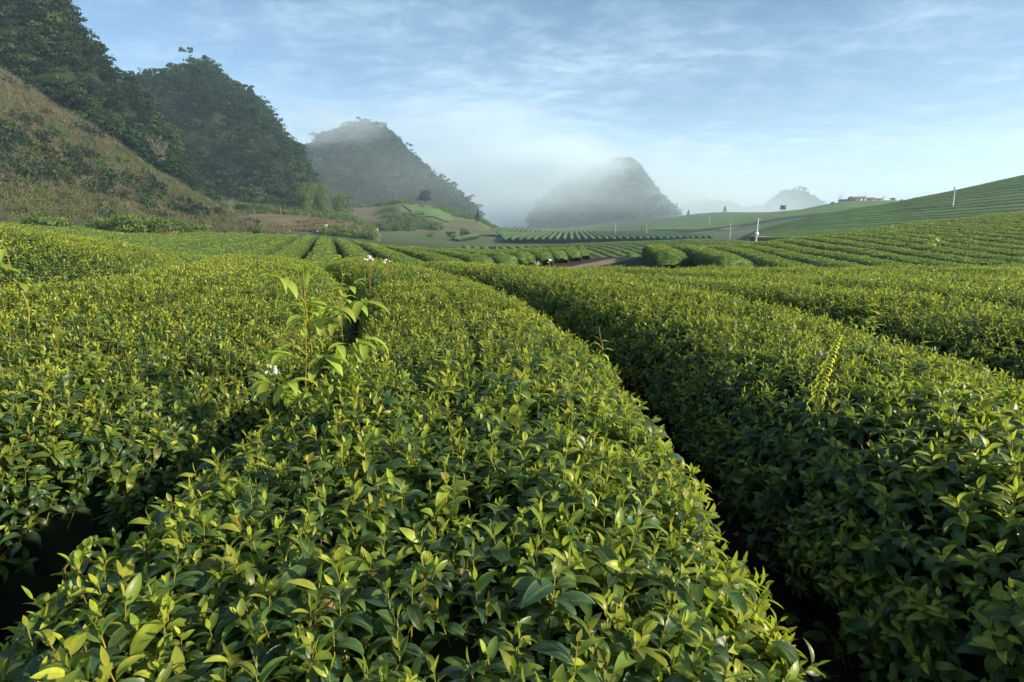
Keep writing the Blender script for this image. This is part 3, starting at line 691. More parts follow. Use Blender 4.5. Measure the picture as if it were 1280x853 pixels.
forest(H1, 'forest', 'dense dark forest on the steep hill at the left edge', 2.4, 2.3, 4.2, 210, .26, 100, 240, -1.25, H1.A.max(), pale=-.05)
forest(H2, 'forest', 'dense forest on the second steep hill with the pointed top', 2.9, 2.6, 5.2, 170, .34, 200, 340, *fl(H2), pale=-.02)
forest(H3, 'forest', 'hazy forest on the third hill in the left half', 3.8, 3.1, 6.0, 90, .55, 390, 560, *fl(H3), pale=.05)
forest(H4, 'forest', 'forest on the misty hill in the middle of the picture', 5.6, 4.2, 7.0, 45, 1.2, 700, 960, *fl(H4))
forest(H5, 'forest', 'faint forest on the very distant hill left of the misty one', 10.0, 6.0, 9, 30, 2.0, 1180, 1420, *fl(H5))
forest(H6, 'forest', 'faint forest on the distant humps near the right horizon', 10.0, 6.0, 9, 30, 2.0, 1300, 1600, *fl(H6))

# scrub on the bare slope and on the foot slopes
def tuftgen(seed, kind):
    r = np.random.default_rng(seed); Vs = []; As = []
    if kind == 'brush':                               # leafless twiggy bush
        for k in range(46):
            az = r.uniform(0, 6.28); el = r.uniform(.35, 1.5); L = r.uniform(.5, 1.3)
            d = np.array([math.cos(az)*math.cos(el), math.sin(az)*math.cos(el), math.sin(el)]); s_ = np.cross(d, r.normal(0, 1, 3)); s_ /= np.linalg.norm(s_)
            o = d*r.uniform(0, .4)+r.normal(0, .15, 3)*np.array([1, 1, .2]); wv = s_*.022
            Vs += [o-wv, o+wv, o+d*L+wv*.3, o+d*L-wv*.3]; As += [[r.uniform(0, .75), r.random(), .5]]*4
    elif kind == 'grass':
        for k in range(60):
            az = r.uniform(0, 6.28); L = r.uniform(.4, 1.0); b_ = r.normal(0, .28, 2)
            p0 = np.array([b_[0], b_[1], 0]); d = np.array([math.cos(az)*.5, math.sin(az)*.5, 1.0]); sd = np.array([-math.sin(az), math.cos(az), 0])*.03
            p1 = p0+d*L*.55; p2 = p1+np.array([math.cos(az)*.7, math.sin(az)*.7, .25])*L*.5; ag = r.uniform(0, 1); rr = r.random()
            Vs += [p0-sd, p0+sd, p1+sd, p1-sd, p1-sd, p1+sd, p2+sd*.2, p2-sd*.2]; As += [[ag, rr, .5]]*8
    else:                                             # leafy shrub
        for k in range(110):
            d = r.normal(0, 1, 3); d /= np.linalg.norm(d); d[2] = abs(d[2])
            p = d*r.uniform(.35, 1.0)*np.array([.8, .8, .9]); u = r.normal(0, 1, 3); u /= np.linalg.norm(u); v = np.cross(u, d); v /= np.linalg.norm(v)+1e-6
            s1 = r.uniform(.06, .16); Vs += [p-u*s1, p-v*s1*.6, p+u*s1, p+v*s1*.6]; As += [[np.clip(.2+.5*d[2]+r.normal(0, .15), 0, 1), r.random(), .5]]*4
    n = len(Vs); return np.array(Vs), np.arange(n).reshape(-1, 4), np.array(As)
PB = [tuftgen(i, 'brush') for i in range(6)]; PG = [tuftgen(20+i, 'grass') for i in range(6)]; PS = [tuftgen(40+i, 'shrub') for i in range(6)]
def scatter(protos, n, amin, amax, y0, y1, surf, dens, mat, name, label, smin, smax, page=.1):
    a = rng.uniform(amin, amax, n); Y = rng.uniform(y0, y1, n); X = a*Y; Z = surf(X, Y)
    m = (Z > H0(X, Y)+.05) & (rng.random(n) < dens(X, Y)) & (a > -1.15)
    X, Y, Z = X[m], Y[m], Z[m]; k = len(X)
    ax = np.stack([rng.normal(0, .12, k), rng.normal(0, .12, k), np.ones(k)], 1)
    V, F, A = inst(protos, rng.integers(0, len(protos), k), np.stack([X, Y, Z-.05], 1), ax, rng.uniform(0, 6.28, k), rng.uniform(smin, smax, k), page)
    print(name, k)
    return tag(mesh_np(name, V, F, mat, None, A), label, None, None, 'stuff')
nzf = lambda f, s_, lo, hi: (lambda X, Y: np.clip((fbm(X*f, Y*f, s_, 4)-lo)/(hi-lo), 0, 1))
slz = lambda X, Y: np.where(SL.z(X, Y) > H1.z(X, Y)-.5, SL.z(X, Y), -99)
scatter(PB, 26000, -1.12, -.38, 40, 120, slz, lambda X, Y: .40+.60*nzf(.05, 3, -.05, .2)(X, Y), M_brush, 'bare_brush', 'leafless grey brown brush covering the bare hillside at the left', .35, 1.15, .15)
scatter(PG, 22000, -1.12, -.34, 38, 110, slz, lambda X, Y: .12+.7*nzf(.11, 8, .0, .25)(X, Y), M_dry, 'dry_grass', 'straw coloured dry grass on the bare hillside at the left', .35, .95, .2)
scatter(PS, 24000, -1.12, -.34, 38, 118, slz, lambda X, Y: np.maximum(.06+.8*nzf(.075, 14, .0, .2)(X, Y), .9*(H1.z(X, Y) > SL.z(X, Y)-4)), M_shrub, 'scrub', 'low green scrub dotting the bare hillside at the left', .25, 1.0, .15)
scatter(PS, 3800, -1.12, -.34, 42, 118, slz, lambda X, Y: .03+.9*nzf(.06, 33, .12, .28)(X, Y), M_forest, 'scrub', 'dark green thickets in patches on the bare hillside at the left', .9, 2.3, .25)
f2z = lambda X, Y: np.where(F2.z(X, Y) > np.maximum(H2.z(X, Y), SL.z(X, Y)), F2.z(X, Y), -99)
scatter(PS, 13000, -.66, -.24, 130, 240, f2z, nzf(.03, 19, -.22, .1), M_shrub, 'scrub', 'green scrub on the foot slope below the second hill', 1.0, 2.6, .12)
scatter(PG, 5000, -.66, -.24, 140, 240, f2z, nzf(.04, 23, -.05, .2), M_dry, 'dry_grass', 'dry grass on the foot slope below the second hill', .8, 1.8, .2)
f3z = lambda X, Y: np.where(F3.z(X, Y) > H3.z(X, Y), F3.z(X, Y), -99)
scatter(PS, 5000, -.36, .0, 240, 370, f3z, nzf(.02, 29, .0, .25), M_shrub, 'scrub', 'hazy scrub on the terraces below the third hill', 1.5, 3.4, .1)

# bright green field patch on the terraces below the third hill
Xg, Yg = np.meshgrid(np.linspace(0, 1, 24), np.linspace(0, 1, 24))
A_ = (aa(518)*(1-Xg)+aa(566)*Xg) - .02*Yg*(1-Xg); YY = 280 + 42*Yg - 8*Xg
A_ = A_+.010*fbm(Xg*3, Yg*3, 8, 2); YY = YY+9*fbm(Xg*4, Yg*4, 18, 2); Zp = F3.z(A_*YY, YY)+.5; i = np.arange(576).reshape(24, 24)
M_patch = noisy_mat('young_crop', [(0.3, (0.05, 0.10, 0.03)), (0.7, (0.11, 0.18, 0.05))], .25, .9, 5, bump=.5)
tag(mesh_np('crop_field', np.stack([(A_*YY).ravel(), YY.ravel(), Zp.ravel()], 1), np.stack([i[:-1, :-1], i[:-1, 1:], i[1:, 1:], i[1:, :-1]], -1).reshape(-1, 4), M_patch, None, None, True), kind='structure')

# ------------------------------------------------------------------ haze and cloud
def boxmesh(x0, x1, y0, y1, z0, z1):
    V = np.array([(x, y, z) for z in (z0, z1) for y in (y0, y1) for x in (x0, x1)], float)
    F = np.array([(0, 2, 3, 1), (4, 5, 7, 6), (0, 1, 5, 4), (2, 6, 7, 3), (0, 4, 6, 2), (1, 3, 7, 5)]); return V, F
def volmat(name, dens, col, aniso=.12):
    m = bpy.data.materials.new(name); m.use_nodes = True; t = m.node_tree; t.nodes.clear()
    o = N(t, 'ShaderNodeOutputMaterial'); v = N(t, 'ShaderNodeVolumePrincipled'); v.inputs['Color'].default_value = (*col, 1)
    v.inputs['Density'].default_value = dens; v.inputs['Anisotropy'].default_value = aniso
    t.links.new(v.outputs[0], o.inputs['Volume']); return m, t, v
HZ = 0.00042
V, F = boxmesh(-9600, 9600, -900, 9900, -14, 118)
tag(mesh_np('haze', V, F, volmat('haze', HZ, (.60, .80, 1.0))[0]), kind='stuff')
def cloud(px, py, Y, rx, ry, rz, dens, seed, label):
    c = at(px, py, Y)
    import bmesh
    bm = bmesh.new(); bmesh.ops.create_icosphere(bm, subdivisions=3, radius=1.0)
    me = bpy.data.meshes.new('mist'); bm.to_mesh(me); bm.free()
    o = bpy.data.objects.new('mist', me); sc.collection.objects.link(o); o.location = c; o.scale = (rx, ry, rz)
    m, t, v = volmat('mist', 1.0, (.80, .91, 1.0), .1)
    tcn = N(t, 'ShaderNodeTexCoord')
    wn = N(t, 'ShaderNodeTexNoise', i_Scale=1.6, i_Detail=3.0, i_Roughness=.6); t.links.new(tcn.outputs['Object'], wn.inputs[0])
    ws = N(t, 'ShaderNodeVectorMath', operation='SUBTRACT'); t.links.new(wn.outputs['Color'], ws.inputs[0]); ws.inputs[1].default_value = (.5, .5, .5)
    wm = N(t, 'ShaderNodeVectorMath', operation='MULTIPLY_ADD'); t.links.new(ws.outputs[0], wm.inputs[0]); wm.inputs[1].default_value = (1.1, 1.1, 1.1); t.links.new(tcn.outputs['Object'], wm.inputs[2])
    ln = N(t, 'ShaderNodeVectorMath', operation='LENGTH'); t.links.new(wm.outputs[0], ln.inputs[0])
    l0 = N(t, 'ShaderNodeVectorMath', operation='LENGTH'); t.links.new(tcn.outputs['Object'], l0.inputs[0])
    f = N(t, 'ShaderNodeMapRange', interpolation_type='SMOOTHSTEP', i_1=.95, i_2=.05, i_3=0.0, i_4=1.0); t.links.new(ln.outputs['Value'], f.inputs[0])
    f0 = N(t, 'ShaderNodeMapRange', i_1=1.0, i_2=.75, i_3=0.0, i_4=1.0); t.links.new(l0.outputs['Value'], f0.inputs[0])
    nz = N(t, 'ShaderNodeTexNoise', i_Scale=3.0, i_Detail=5.0, i_Roughness=.65); t.links.new(tcn.outputs['Object'], nz.inputs[0])
    nr = N(t, 'ShaderNodeMapRange', i_1=.38, i_2=.62, i_3=.25, i_4=1.0); t.links.new(nz.outputs[0], nr.inputs[0])
    d = math_(t, 'MULTIPLY', math_(t, 'MULTIPLY', math_(t, 'MULTIPLY', f.outputs[0], f0.outputs[0]), nr.outputs[0]), dens); t.links.new(d, v.inputs['Density'])
    me.materials.append(m); tag(o, label, None, None, 'stuff')
cloud(700, 262, 960, 620, 430, 120, .0115, 7, 'pale valley mist in front of and around the far hills')
cloud(490, 240, 395, 210, 80, 75, .0042, 8, 'thin bluish mist in front of the third hill')
cloud(705, 206, 770, 125, 90, 46, .050, 1, 'mist bank wrapping the left top of the misty middle hill')
cloud(620, 205, 690, 190, 120, 88, .022, 3, 'broad thin mist between the third hill and the misty hill')
cloud(418, 156, 430, 60, 36, 22, .034, 2, 'thin mist drifting over the top of the third hill')
cloud(560, 150, 620, 130, 80, 34, .012, 5, 'thin drifting mist in the air right of the third hill')

# ------------------------------------------------------------------ tubes, trees, poles, houses, weeds
def tube(paths, ns=6):
    """paths: list of (points, radii)"""
    Vs, Fs, b0 = [], [], 0
    for P, Rr in paths:
        P = np.array(P, float); n = len(P); T = np.gradient(P, axis=0); T /= np.linalg.norm(T, axis=1, keepdims=True)+1e-9
        up = np.array([.31, .17, .93]); A = np.cross(T, up); A /= np.linalg.norm(A, axis=1, keepdims=True)+1e-9; B = np.cross(T, A)
        an = np.arange(ns)*2*math.pi/ns; Rr = np.broadcast_to(Rr, (n,))
        V = P[:, None]+(A[:, None]*np.cos(an)[None, :, None]+B[:, None]*np.sin(an)[None, :, None])*Rr[:, None, None]
        i = np.arange(n*ns).reshape(n, ns)+b0; j = np.roll(i, -1, 1)
        Fs.append(np.stack([i[:-1], j[:-1], j[1:], i[1:]], -1).reshape(-1, 4)); Vs.append(V.reshape(-1, 3)); b0 += n*ns
    return np.concatenate(Vs), np.concatenate(Fs)
def branching(seed, h, rad, levels=3, lean=(0, 0), spread=.75, trunk=.45, kids=4):
    r = np.random.default_rng(seed); out = []; tips = []
    def grow(p, d, L, rd, lv):
        n = 5; pts = [p]; q = p.copy(); dd = d.copy()
        for k in range(n):
            dd = dd+r.normal(0, .10, 3)+np.array([0, 0, .05]); dd /= np.linalg.norm(dd); q = q+dd*L/n; pts.append(q.copy())
        out.append((pts, np.linspace(rd, rd*.55, n+1)))
        if lv == 0: tips.append(q); return
        for c in range(kids):
            a = r.uniform(0, 6.28); e = np.array([math.cos(a), math.sin(a), r.uniform(-.1, .5)])
            nd = dd+e*spread; nd /= np.linalg.norm(nd); k = r.integers(2, n+1)
            grow(np.array(pts[k]), nd, L*r.uniform(.5, .75), rd*.5, lv-1)
    grow(np.zeros(3), np.array([lean[0], lean[1], 1.0]), h*trunk, rad, levels)
    return out, tips
def ground_at(px, Y, surf=Hall):
    X = at(px, 275, Y)[0]; return X, Y, float(surf(np.array([X]), np.array([Y]))[0])
def bare_tree(px, Y, h, seed, label, mat=M_bark, lean=(0, 0), surf=Hall, group=None, r0=.022):
    x, y, z = ground_at(px, Y, surf); o = empty('bare_tree', (x, y, z-.2), label=label, cat='tree', group=group)
    out, tips = branching(seed, h, h*r0*.5, 4, lean, kids=4, spread=.9)
    V, F = tube(out[:1]); mesh_np('trunk', V, F, mat, o, smooth=True)
    V, F = tube(out[1:], 3); mesh_np('branches', V, F, mat, o)
    return o
def leafy_tree(px, Y, h, wd, seed, label, surf=Hall, name='tree', nq=900, age=0.0, conic=False, qs=None, group=None, mat=None, cat='tree'):
    x, y, z = ground_at(px, Y, surf); o = empty(name, (x, y, z-.1), label=label, cat=cat, group=group)
    out, tips = branching(seed, h*.8, h*.03, 1, kids=5)
    V, F = tube(out, 5); mesh_np('trunk', V, F, M_bark_d, o, smooth=True)
    if conic:
        r = np.random.default_rng(seed); Vs = []; As = []
        for k in range(nq):
            t_ = r.random()**.7; rr = wd*(1-t_)*r.uniform(.4, 1)*(1+.2*math.sin(t_*30)); a = r.uniform(0, 6.28)
            p = np.array([rr*math.cos(a), rr*math.sin(a), h*(.1+.95*t_)]); s1 = (qs or .2)*r.uniform(.5, 1.2); u = r.normal(0, 1, 3); u /= np.linalg.norm(u); v = np.cross(u, r.normal(0, 1, 3)); v /= np.linalg.norm(v)
            Vs += [p-u*s1, p-v*s1*.5, p+u*s1, p+v*s1*.5]; As += [[r.uniform(.1, .6), r.random(), .5]]*4
        V, F, A = np.array(Vs), np.arange(len(Vs)).reshape(-1, 4), np.array(As)
    else:
        V, F, A = tree_proto(seed, wd, h, nq, qs or h*.05, lobes=14, spread=.34); V[:, 2] = V[:, 2]*1.15-h*.12
    A[:, 0] = np.clip(A[:, 0]+age, 0, 1)
    mesh_np('crown', V, F, mat or M_forest, o, A); return o
def h1s(X, Y): return np.maximum(Hall(X, Y), np.maximum(H1.z(X, Y), H2.z(X, Y)))
bare_tree(203, 118, 9.5, 3, 'tall leafless pale tree at the foot of the forest beside the bare slope', lean=(.18, 0), surf=h1s)
bare_tree(287, 172, 8.5, 5, 'leafless tree with a slanting white trunk below the second hill', lean=(.35, 0), surf=h1s)
bare_tree(242, 150, 7.5, 8, 'small grey leafless tree right of the tall pale one', lean=(-.1, 0), mat=M_bark_d, surf=h1s)
for k, (px, Y, h) in enumerate(((16, 84, 2.6), (62, 78, 2.2), (98, 88, 2.4), (38, 98, 3.0), (128, 92, 2.4), (150, 72, 2.6), (84, 104, 2.8))):
    bare_tree(px, Y, h, 40+k, ('small leafless grey sapling on the left hillside, '+('leftmost of the low ones', 'third from the left and low', 'fourth low one', 'near the crest', 'right of the low ones', 'rightmost of all', 'upper middle')[k]), mat=M_bark, surf=SL.z, group='leafless saplings on the bare hillside', r0=.012)
leafy_tree(532, 352, 8.5, 4.6, 61, 'round dark tree on the slope left of the bright green field patch', age=.1, qs=.45, nq=1400)
leafy_tree(597, 300, 6.6, 2.0, 62, 'small dark conical tree beside the valley track', conic=True, nq=700, qs=.35)
leafy_tree(580, 190, 2.9, 2.1, 63, 'dark round bush at the far edge of the light green field', nq=500, qs=.22, name='bush', cat='bush')
leafy_tree(562, 196, 2.0, 1.6, 64, 'smaller dark bush left of the round one at the field edge', nq=400, qs=.2, name='bush', cat='bush')
leafy_tree(538, 185, 2.2, 1.9, 65, 'pale green broad bush leftmost at the far field edge', nq=400, qs=.2, age=.4, name='bush', cat='bush', mat=M_shrub)
leafy_tree(860, 560, 6.5, 2.4, 66, 'lone small tree on the pale far ridge', nq=900, qs=.28, conic=True)
leafy_tree(905, 590, 7.0, 2.8, 67, 'lone round tree on the far ridge right of the other lone tree', nq=900, qs=.30, conic=True)
leafy_tree(978, 430, 6, 2.6, 68, 'tiny tree on the ridge line left of the small houses', nq=300, qs=.5)
# leafy trees on the edge between the forest and the slopes
for k, (px, Y, h, wd, ag, lab) in enumerate(((228, 150, 9, 3.6, .35, 'yellowish green tree just right of the tall leafless tree'), (262, 165, 8, 3.4, .2, 'mid green tree behind the slanting white trunk'),
        (318, 185, 9, 4.2, .25, 'olive green tree at the foot of the second hill'), (352, 190, 10, 4.0, .0, 'dark green tree left of the bamboo at the foot of the second hill'),
        (175, 118, 6, 2.6, .15, 'green tree at the right end of the first forest'), (428, 240, 9, 4.0, .3, 'pale green tree right of the bamboo clumps'))):
    leafy_tree(px, Y, h, wd, 80+k, lab, nq=1500, qs=.30, age=ag, surf=h1s)
# bamboo
def bamboo(px, Y, h, seed, label):
    x, y, z = ground_at(px, Y); o = empty('bamboo', (x, y, z-.2), label=label, cat='bamboo', group='bamboo clumps at the foot of the second hill')
    r = np.random.default_rng(seed); pth = []; Vs = []; As = []
    for k in range(16):
        a = r.uniform(0, 6.28); hh = h*r.uniform(.65, 1.0); bx_, by_ = r.normal(0, .5, 2); lean = r.uniform(.10, .42)*hh
        pts = [np.array([bx_+math.cos(a)*lean*t_**2.4, by_+math.sin(a)*lean*t_**2.4, hh*(t_-.12*t_**4)]) for t_ in np.linspace(0, 1, 9)]
        pth.append((pts, np.linspace(.055, .015, 9)))
        for q in range(190):
            t_ = r.uniform(.12, 1.0); i0 = min(7, int(t_*8)); p = pts[i0]+(pts[i0+1]-pts[i0])*(t_*8-i0) + r.normal(0, .8, 3)*np.array([1, 1, .8])
            d = np.array([r.normal(0, .6), r.normal(0, .6), -.8]); d /= np.linalg.norm(d); L = r.uniform(.35, .8); sd = np.cross(d, r.normal(0, 1, 3)); sd /= np.linalg.norm(sd)
            Vs += [p, p+d*L*.5+sd*L*.16, p+d*L, p+d*L*.5-sd*L*.16]; As += [[r.uniform(.25, 1), r.random(), .5]]*4
    V, F = tube(pth, 5); mesh_np('culms', V, F, M_culm, o); mesh_np('foliage', np.array(Vs), np.arange(len(Vs)).reshape(-1, 4), M_shrub, o, np.array(As))
bamboo(404, 212, 14, 1, 'tall feathery bamboo clump with pale stems, tallest of the clumps')
bamboo(384, 205, 12, 2, 'feathery bamboo clump left of the tallest one')
bamboo(424, 225, 11, 3, 'feathery bamboo clump right of the tallest one')
# shrubs and grass clump at the foot of the bare slope
for k, (px, Y, h, wd, ag, lab) in enumerate(((44, 62, 1.9, 1.5, .0, 'dark green bush at the foot of the bare slope, leftmost of the row'), (66, 60, 1.7, 1.5, .3, 'light green bush beside the dark leftmost one'),
        (128, 66, 2.0, 1.7, .05, 'dark low bush in the middle of the slope foot'), (146, 64, 2.4, 1.8, .1, 'dark spreading bush left of the straw coloured grass clump'), (166, 62, 2.6, 1.6, .25, 'green bush under the straw coloured grass clump'),
        (196, 66, 2.6, 2.0, .15, 'large green bush right of the straw coloured grass clump'), (222, 72, 2.3, 1.8, .05, 'dark green bush with a round top near the slope end'), (246, 80, 1.8, 1.4, .0, 'small dark bush rightmost of the row at the slope foot'))):
    leafy_tree(px, Y, h, wd, 120+k, lab, surf=Hall, name='bush', nq=900, qs=.13, age=ag, mat=M_shrub, group='bushes at the foot of the bare slope', cat='bush')
def grassclump(px, Y, sc_, n, label):
    x, y, z = ground_at(px, Y); r = np.random.default_rng(n)
    k = n; P = np.stack([r.normal(0, 1.3, k)*sc_*.5, r.normal(0, .7, k)*sc_*.5, np.zeros(k)], 1); gz = Hall(P[:, 0]+x, P[:, 1]+y); P[:, 2] = gz-z
    V, F, A = inst(PG, r.integers(0, 6, k), P, np.stack([r.normal(0, .2, k), r.normal(0, .2, k), np.ones(k)], 1), r.uniform(0, 6.28, k), r.uniform(.8, 1.3, k)*sc_, .2)
    o = mesh_np('grass_clump', V, F, M_dry, None, A, loc=(x, y, z)); tag(o, label, 'grass')
grassclump(174, 68, 2.2, 34, 'tall straw coloured grass clump on the slope foot between green bushes')
grassclump(238, 92, 1.8, 24, 'pale dry grass clump on the slope right of the larger clump')

# rocks
import bmesh
def rock(x, y, z, s_, seed, label, group, name='rock'):
    r = np.random.default_rng(seed); bm = bmesh.new(); bmesh.ops.create_icosphere(bm, subdivisions=2, radius=s_)
    sc3 = np.array([r.uniform(.8, 1.5), r.uniform(.6, 1), r.uniform(.5, .85)]); ph = r.uniform(0, 9, 3)
    for v in bm.verts:
        c = np.array(v.co)/s_; f = 1+.22*math.sin(c[0]*3.1+ph[0])+.18*math.sin(c[1]*4.3+ph[1]+c[2]*2)+.12*math.sin(c[2]*6+ph[2])+r.uniform(-.06, .06)
        v.co = Vector(c*s_*f*sc3)
    me = bpy.data.meshes.new(name); bm.to_mesh(me); bm.free(); me.materials.append(M_rock)
    o = bpy.data.objects.new(name, me); sc.collection.objects.link(o); o.location = (x, y, z+s_*.2); o.rotation_euler = (0, 0, r.uniform(0, 6)); tag(o, label, 'rock', group)
rr = np.random.default_rng(5)
for k in range(16):
    px = 386+rr.uniform(0, 46); Y = 152+rr.uniform(0, 9); x, y, z = ground_at(px, Y)
    rock(x, y, z+.1, rr.uniform(.4, 1.1), 200+k, 'orange and white rubble block in the pile beyond the light green field', 'rubble pile beyond the light green field')
for k in range(7):
    px = (118, 127, 138, 252, 262, 458, 470)[k]; Y = (58, 58, 60, 95, 99, 235, 240)[k]; x, y, z = ground_at(px, Y)
    rock(x, y, z, rr.uniform(.3, .5)*(Y/70)**.7, 230+k, 'small pale rock lying low on the slopes beyond the left fields', 'small pale rocks on the slopes')
# bare earth bank by the rubble
# poles
def pole(px, Y, h, label, box=False, arm=True, lean=0.0, r0=.16):
    x, y, z = ground_at(px, Y); o = empty('utility_pole', (x, y, z-.1), label=label, cat='pole', group='concrete poles in the tea fields')
    P = [np.array([lean*t_*h, 0, h*t_]) for t_ in np.linspace(0, 1, 6)]
    V, F = tube([(P, np.linspace(r0, r0*.6, 6))], 10)
    top = np.arange(len(V)-10, len(V)); F = np.concatenate([F, np.stack([top[:4], top[1:5], top[[8, 7, 6, 5]], top[[9, 8, 7, 6]]], 1)]) if False else F
    mesh_np('shaft', V, F, M_conc, o, smooth=True)
    if arm:
        V, F = boxmesh(-.5+lean*h, .5+lean*h, -.05, .05, h-.35, h-.25); mesh_np('cross_arm', V, F, M_metal, o)
        for s_ in (-.42, .42):
            V, F = tube([([np.array([s_+lean*h, 0, h-.25]), np.array([s_+lean*h, 0, h-.15]), np.array([s_+lean*h, 0, h-.02])], np.array([.05, .08, .04]))], 8); mesh_np('insulator', V, F, M_conc, o)
    if box:
        V, F = boxmesh(-.5, .35, -.45, -.2, h*.30, h*.42); mesh_np('meter_box', V, F, M_petal, o)
    return x, y, z
x, y, z = pole(947, 132, 5.4, 'white concrete pole with a box, standing by the low shelter on the dirt track', box=True, lean=.02, r0=.24)
pole(1188, 143, 5.4, 'pale concrete pole alone on the dark right hillside', arm=False, lean=-.03, r0=.24)
pole(914, 190, 5.4, 'thin grey pole left of the low shelter on the track', arm=False, r0=.13)
pole(770, 235, 5.0, 'faint thin pole in the valley, leftmost of the poles', arm=False, r0=.12)
pole(809, 235, 4.6, 'faint thin pole in the valley, second from the left', arm=False, r0=.12)
pole(887, 330, 6.5, 'faint far pole on the ridge slope above the track', arm=False, r0=.14)
sh = empty('low_shelter', (x, y+1.2, z), label='low brown open shelter at the foot of the white pole', cat='shelter')
V, F = boxmesh(-2.3, 2.3, -.9, .9, 1.05, 1.22); mesh_np('roof', V, F, M_roof, sh)
V, F = boxmesh(-2.0, -1.0, -.7, .7, 0, 1.05); mesh_np('wall', V, F, M_brick, sh)
for qx in (-.2, .9, 2.0):
    V, F = tube([([np.array([qx, -.7, -.2]), np.array([qx, -.7, .5]), np.array([qx, -.7, 1.05])], .07)], 6); mesh_np('post', V, F, M_bark_d, sh)
# houses on the ridge
def house(px, Y, w_, d_, h_, label, wallm, rise=1.0):
    x, y, z = ground_at(px, Y); o = empty('house', (x, y, z-.5), label=label, cat='house')
    V, F = boxmesh(-w_/2, w_/2, -d_/2, d_/2, 0, h_); mesh_np('wall', V, F, wallm, o)
    e = .4; V = np.array([(-w_/2-e, -d_/2-e, h_), (w_/2+e, -d_/2-e, h_), (w_/2+e, d_/2+e, h_), (-w_/2-e, d_/2+e, h_), (-w_/2-e, 0, h_+rise), (w_/2+e, 0, h_+rise)])
    me = bpy.data.meshes.new('roof'); me.from_pydata([tuple(v) for v in V+np.array([0, 0, .003])], [], [(0, 1, 5, 4), (2, 3, 4, 5), (0, 4, 3), (1, 2, 5), (0, 3, 2, 1)]); me.materials.append(M_roof)
    r_ = bpy.data.objects.new('roof', me); sc.collection.objects.link(r_); r_.parent = o
    for k in range(int(w_//3)):
        cx = -w_/2+1.5+k*3
        if k == 1: V, F = boxmesh(cx-.5, cx+.5, -d_/2-.06, -d_/2+.02, .5, h_-.6); mesh_np('door', V, F, M_dark, o)
        else: V, F = boxmesh(cx-.6, cx+.6, -d_/2-.06, -d_/2+.02, h_*.45, h_-.6); mesh_np('window', V, F, M_dark, o)
house(1068, 398, 9, 6, 4.4, 'pale walled house in the middle of the ridge cluster', M_plaster)
house(1053, 400, 6, 5, 3.4, 'low brown house left of the pale one on the ridge', M_plaster, .8)
house(1082, 402, 8, 5, 3.6, 'brown walled house right of the pale one on the ridge', M_brick)
house(1094, 405, 5, 5, 3.2, 'small shed at the right end of the ridge houses', M_plaster, .7)
for k, (px, h, lab) in enumerate(((1048, 8.5, 'thin leafless tree at the left end of the ridge houses'), (1076, 9.0, 'thin leafless tree behind the pale ridge house'), (1100, 7.0, 'thin leafless tree at the right end of the ridge houses'), (1059, 7.5, 'thin leafless tree behind the brown ridge house'))):
    bare_tree(px, 412, h, 300+k, lab, mat=M_bark_d, r0=.02)
for k, (px, h) in enumerate(((1038, 3.0), (1089, 2.6), (1112, 3.2), (1124, 2.4))):
    leafy_tree(px, 404, h, 2.0, 330+k, 'small grey green bush along the ridge by the houses', nq=200, qs=.35, name='bush', cat='bush', group='bushes by the ridge houses')
# fence along the ridge cluster
fx = [ground_at(p, 394) for p in np.linspace(1044, 1100, 15)]
fo = empty('fence', fx[7], label='low wooden picket fence in front of the ridge houses', cat='fence')
for p in fx:
    q = np.array(p)-np.array(fx[7]); V, F = tube([([q-np.array([0, 0, .2]), q+np.array([0, 0, .8]), q+np.array([0, 0, 1.7])], .09)], 5); mesh_np('post', V, F, M_bark, fo)
V, F = tube([([np.array(p)-np.array(fx[7])+np.array([0, 0, 1.3]) for p in fx], .06)], 4); mesh_np('rail', V, F, M_bark, fo)

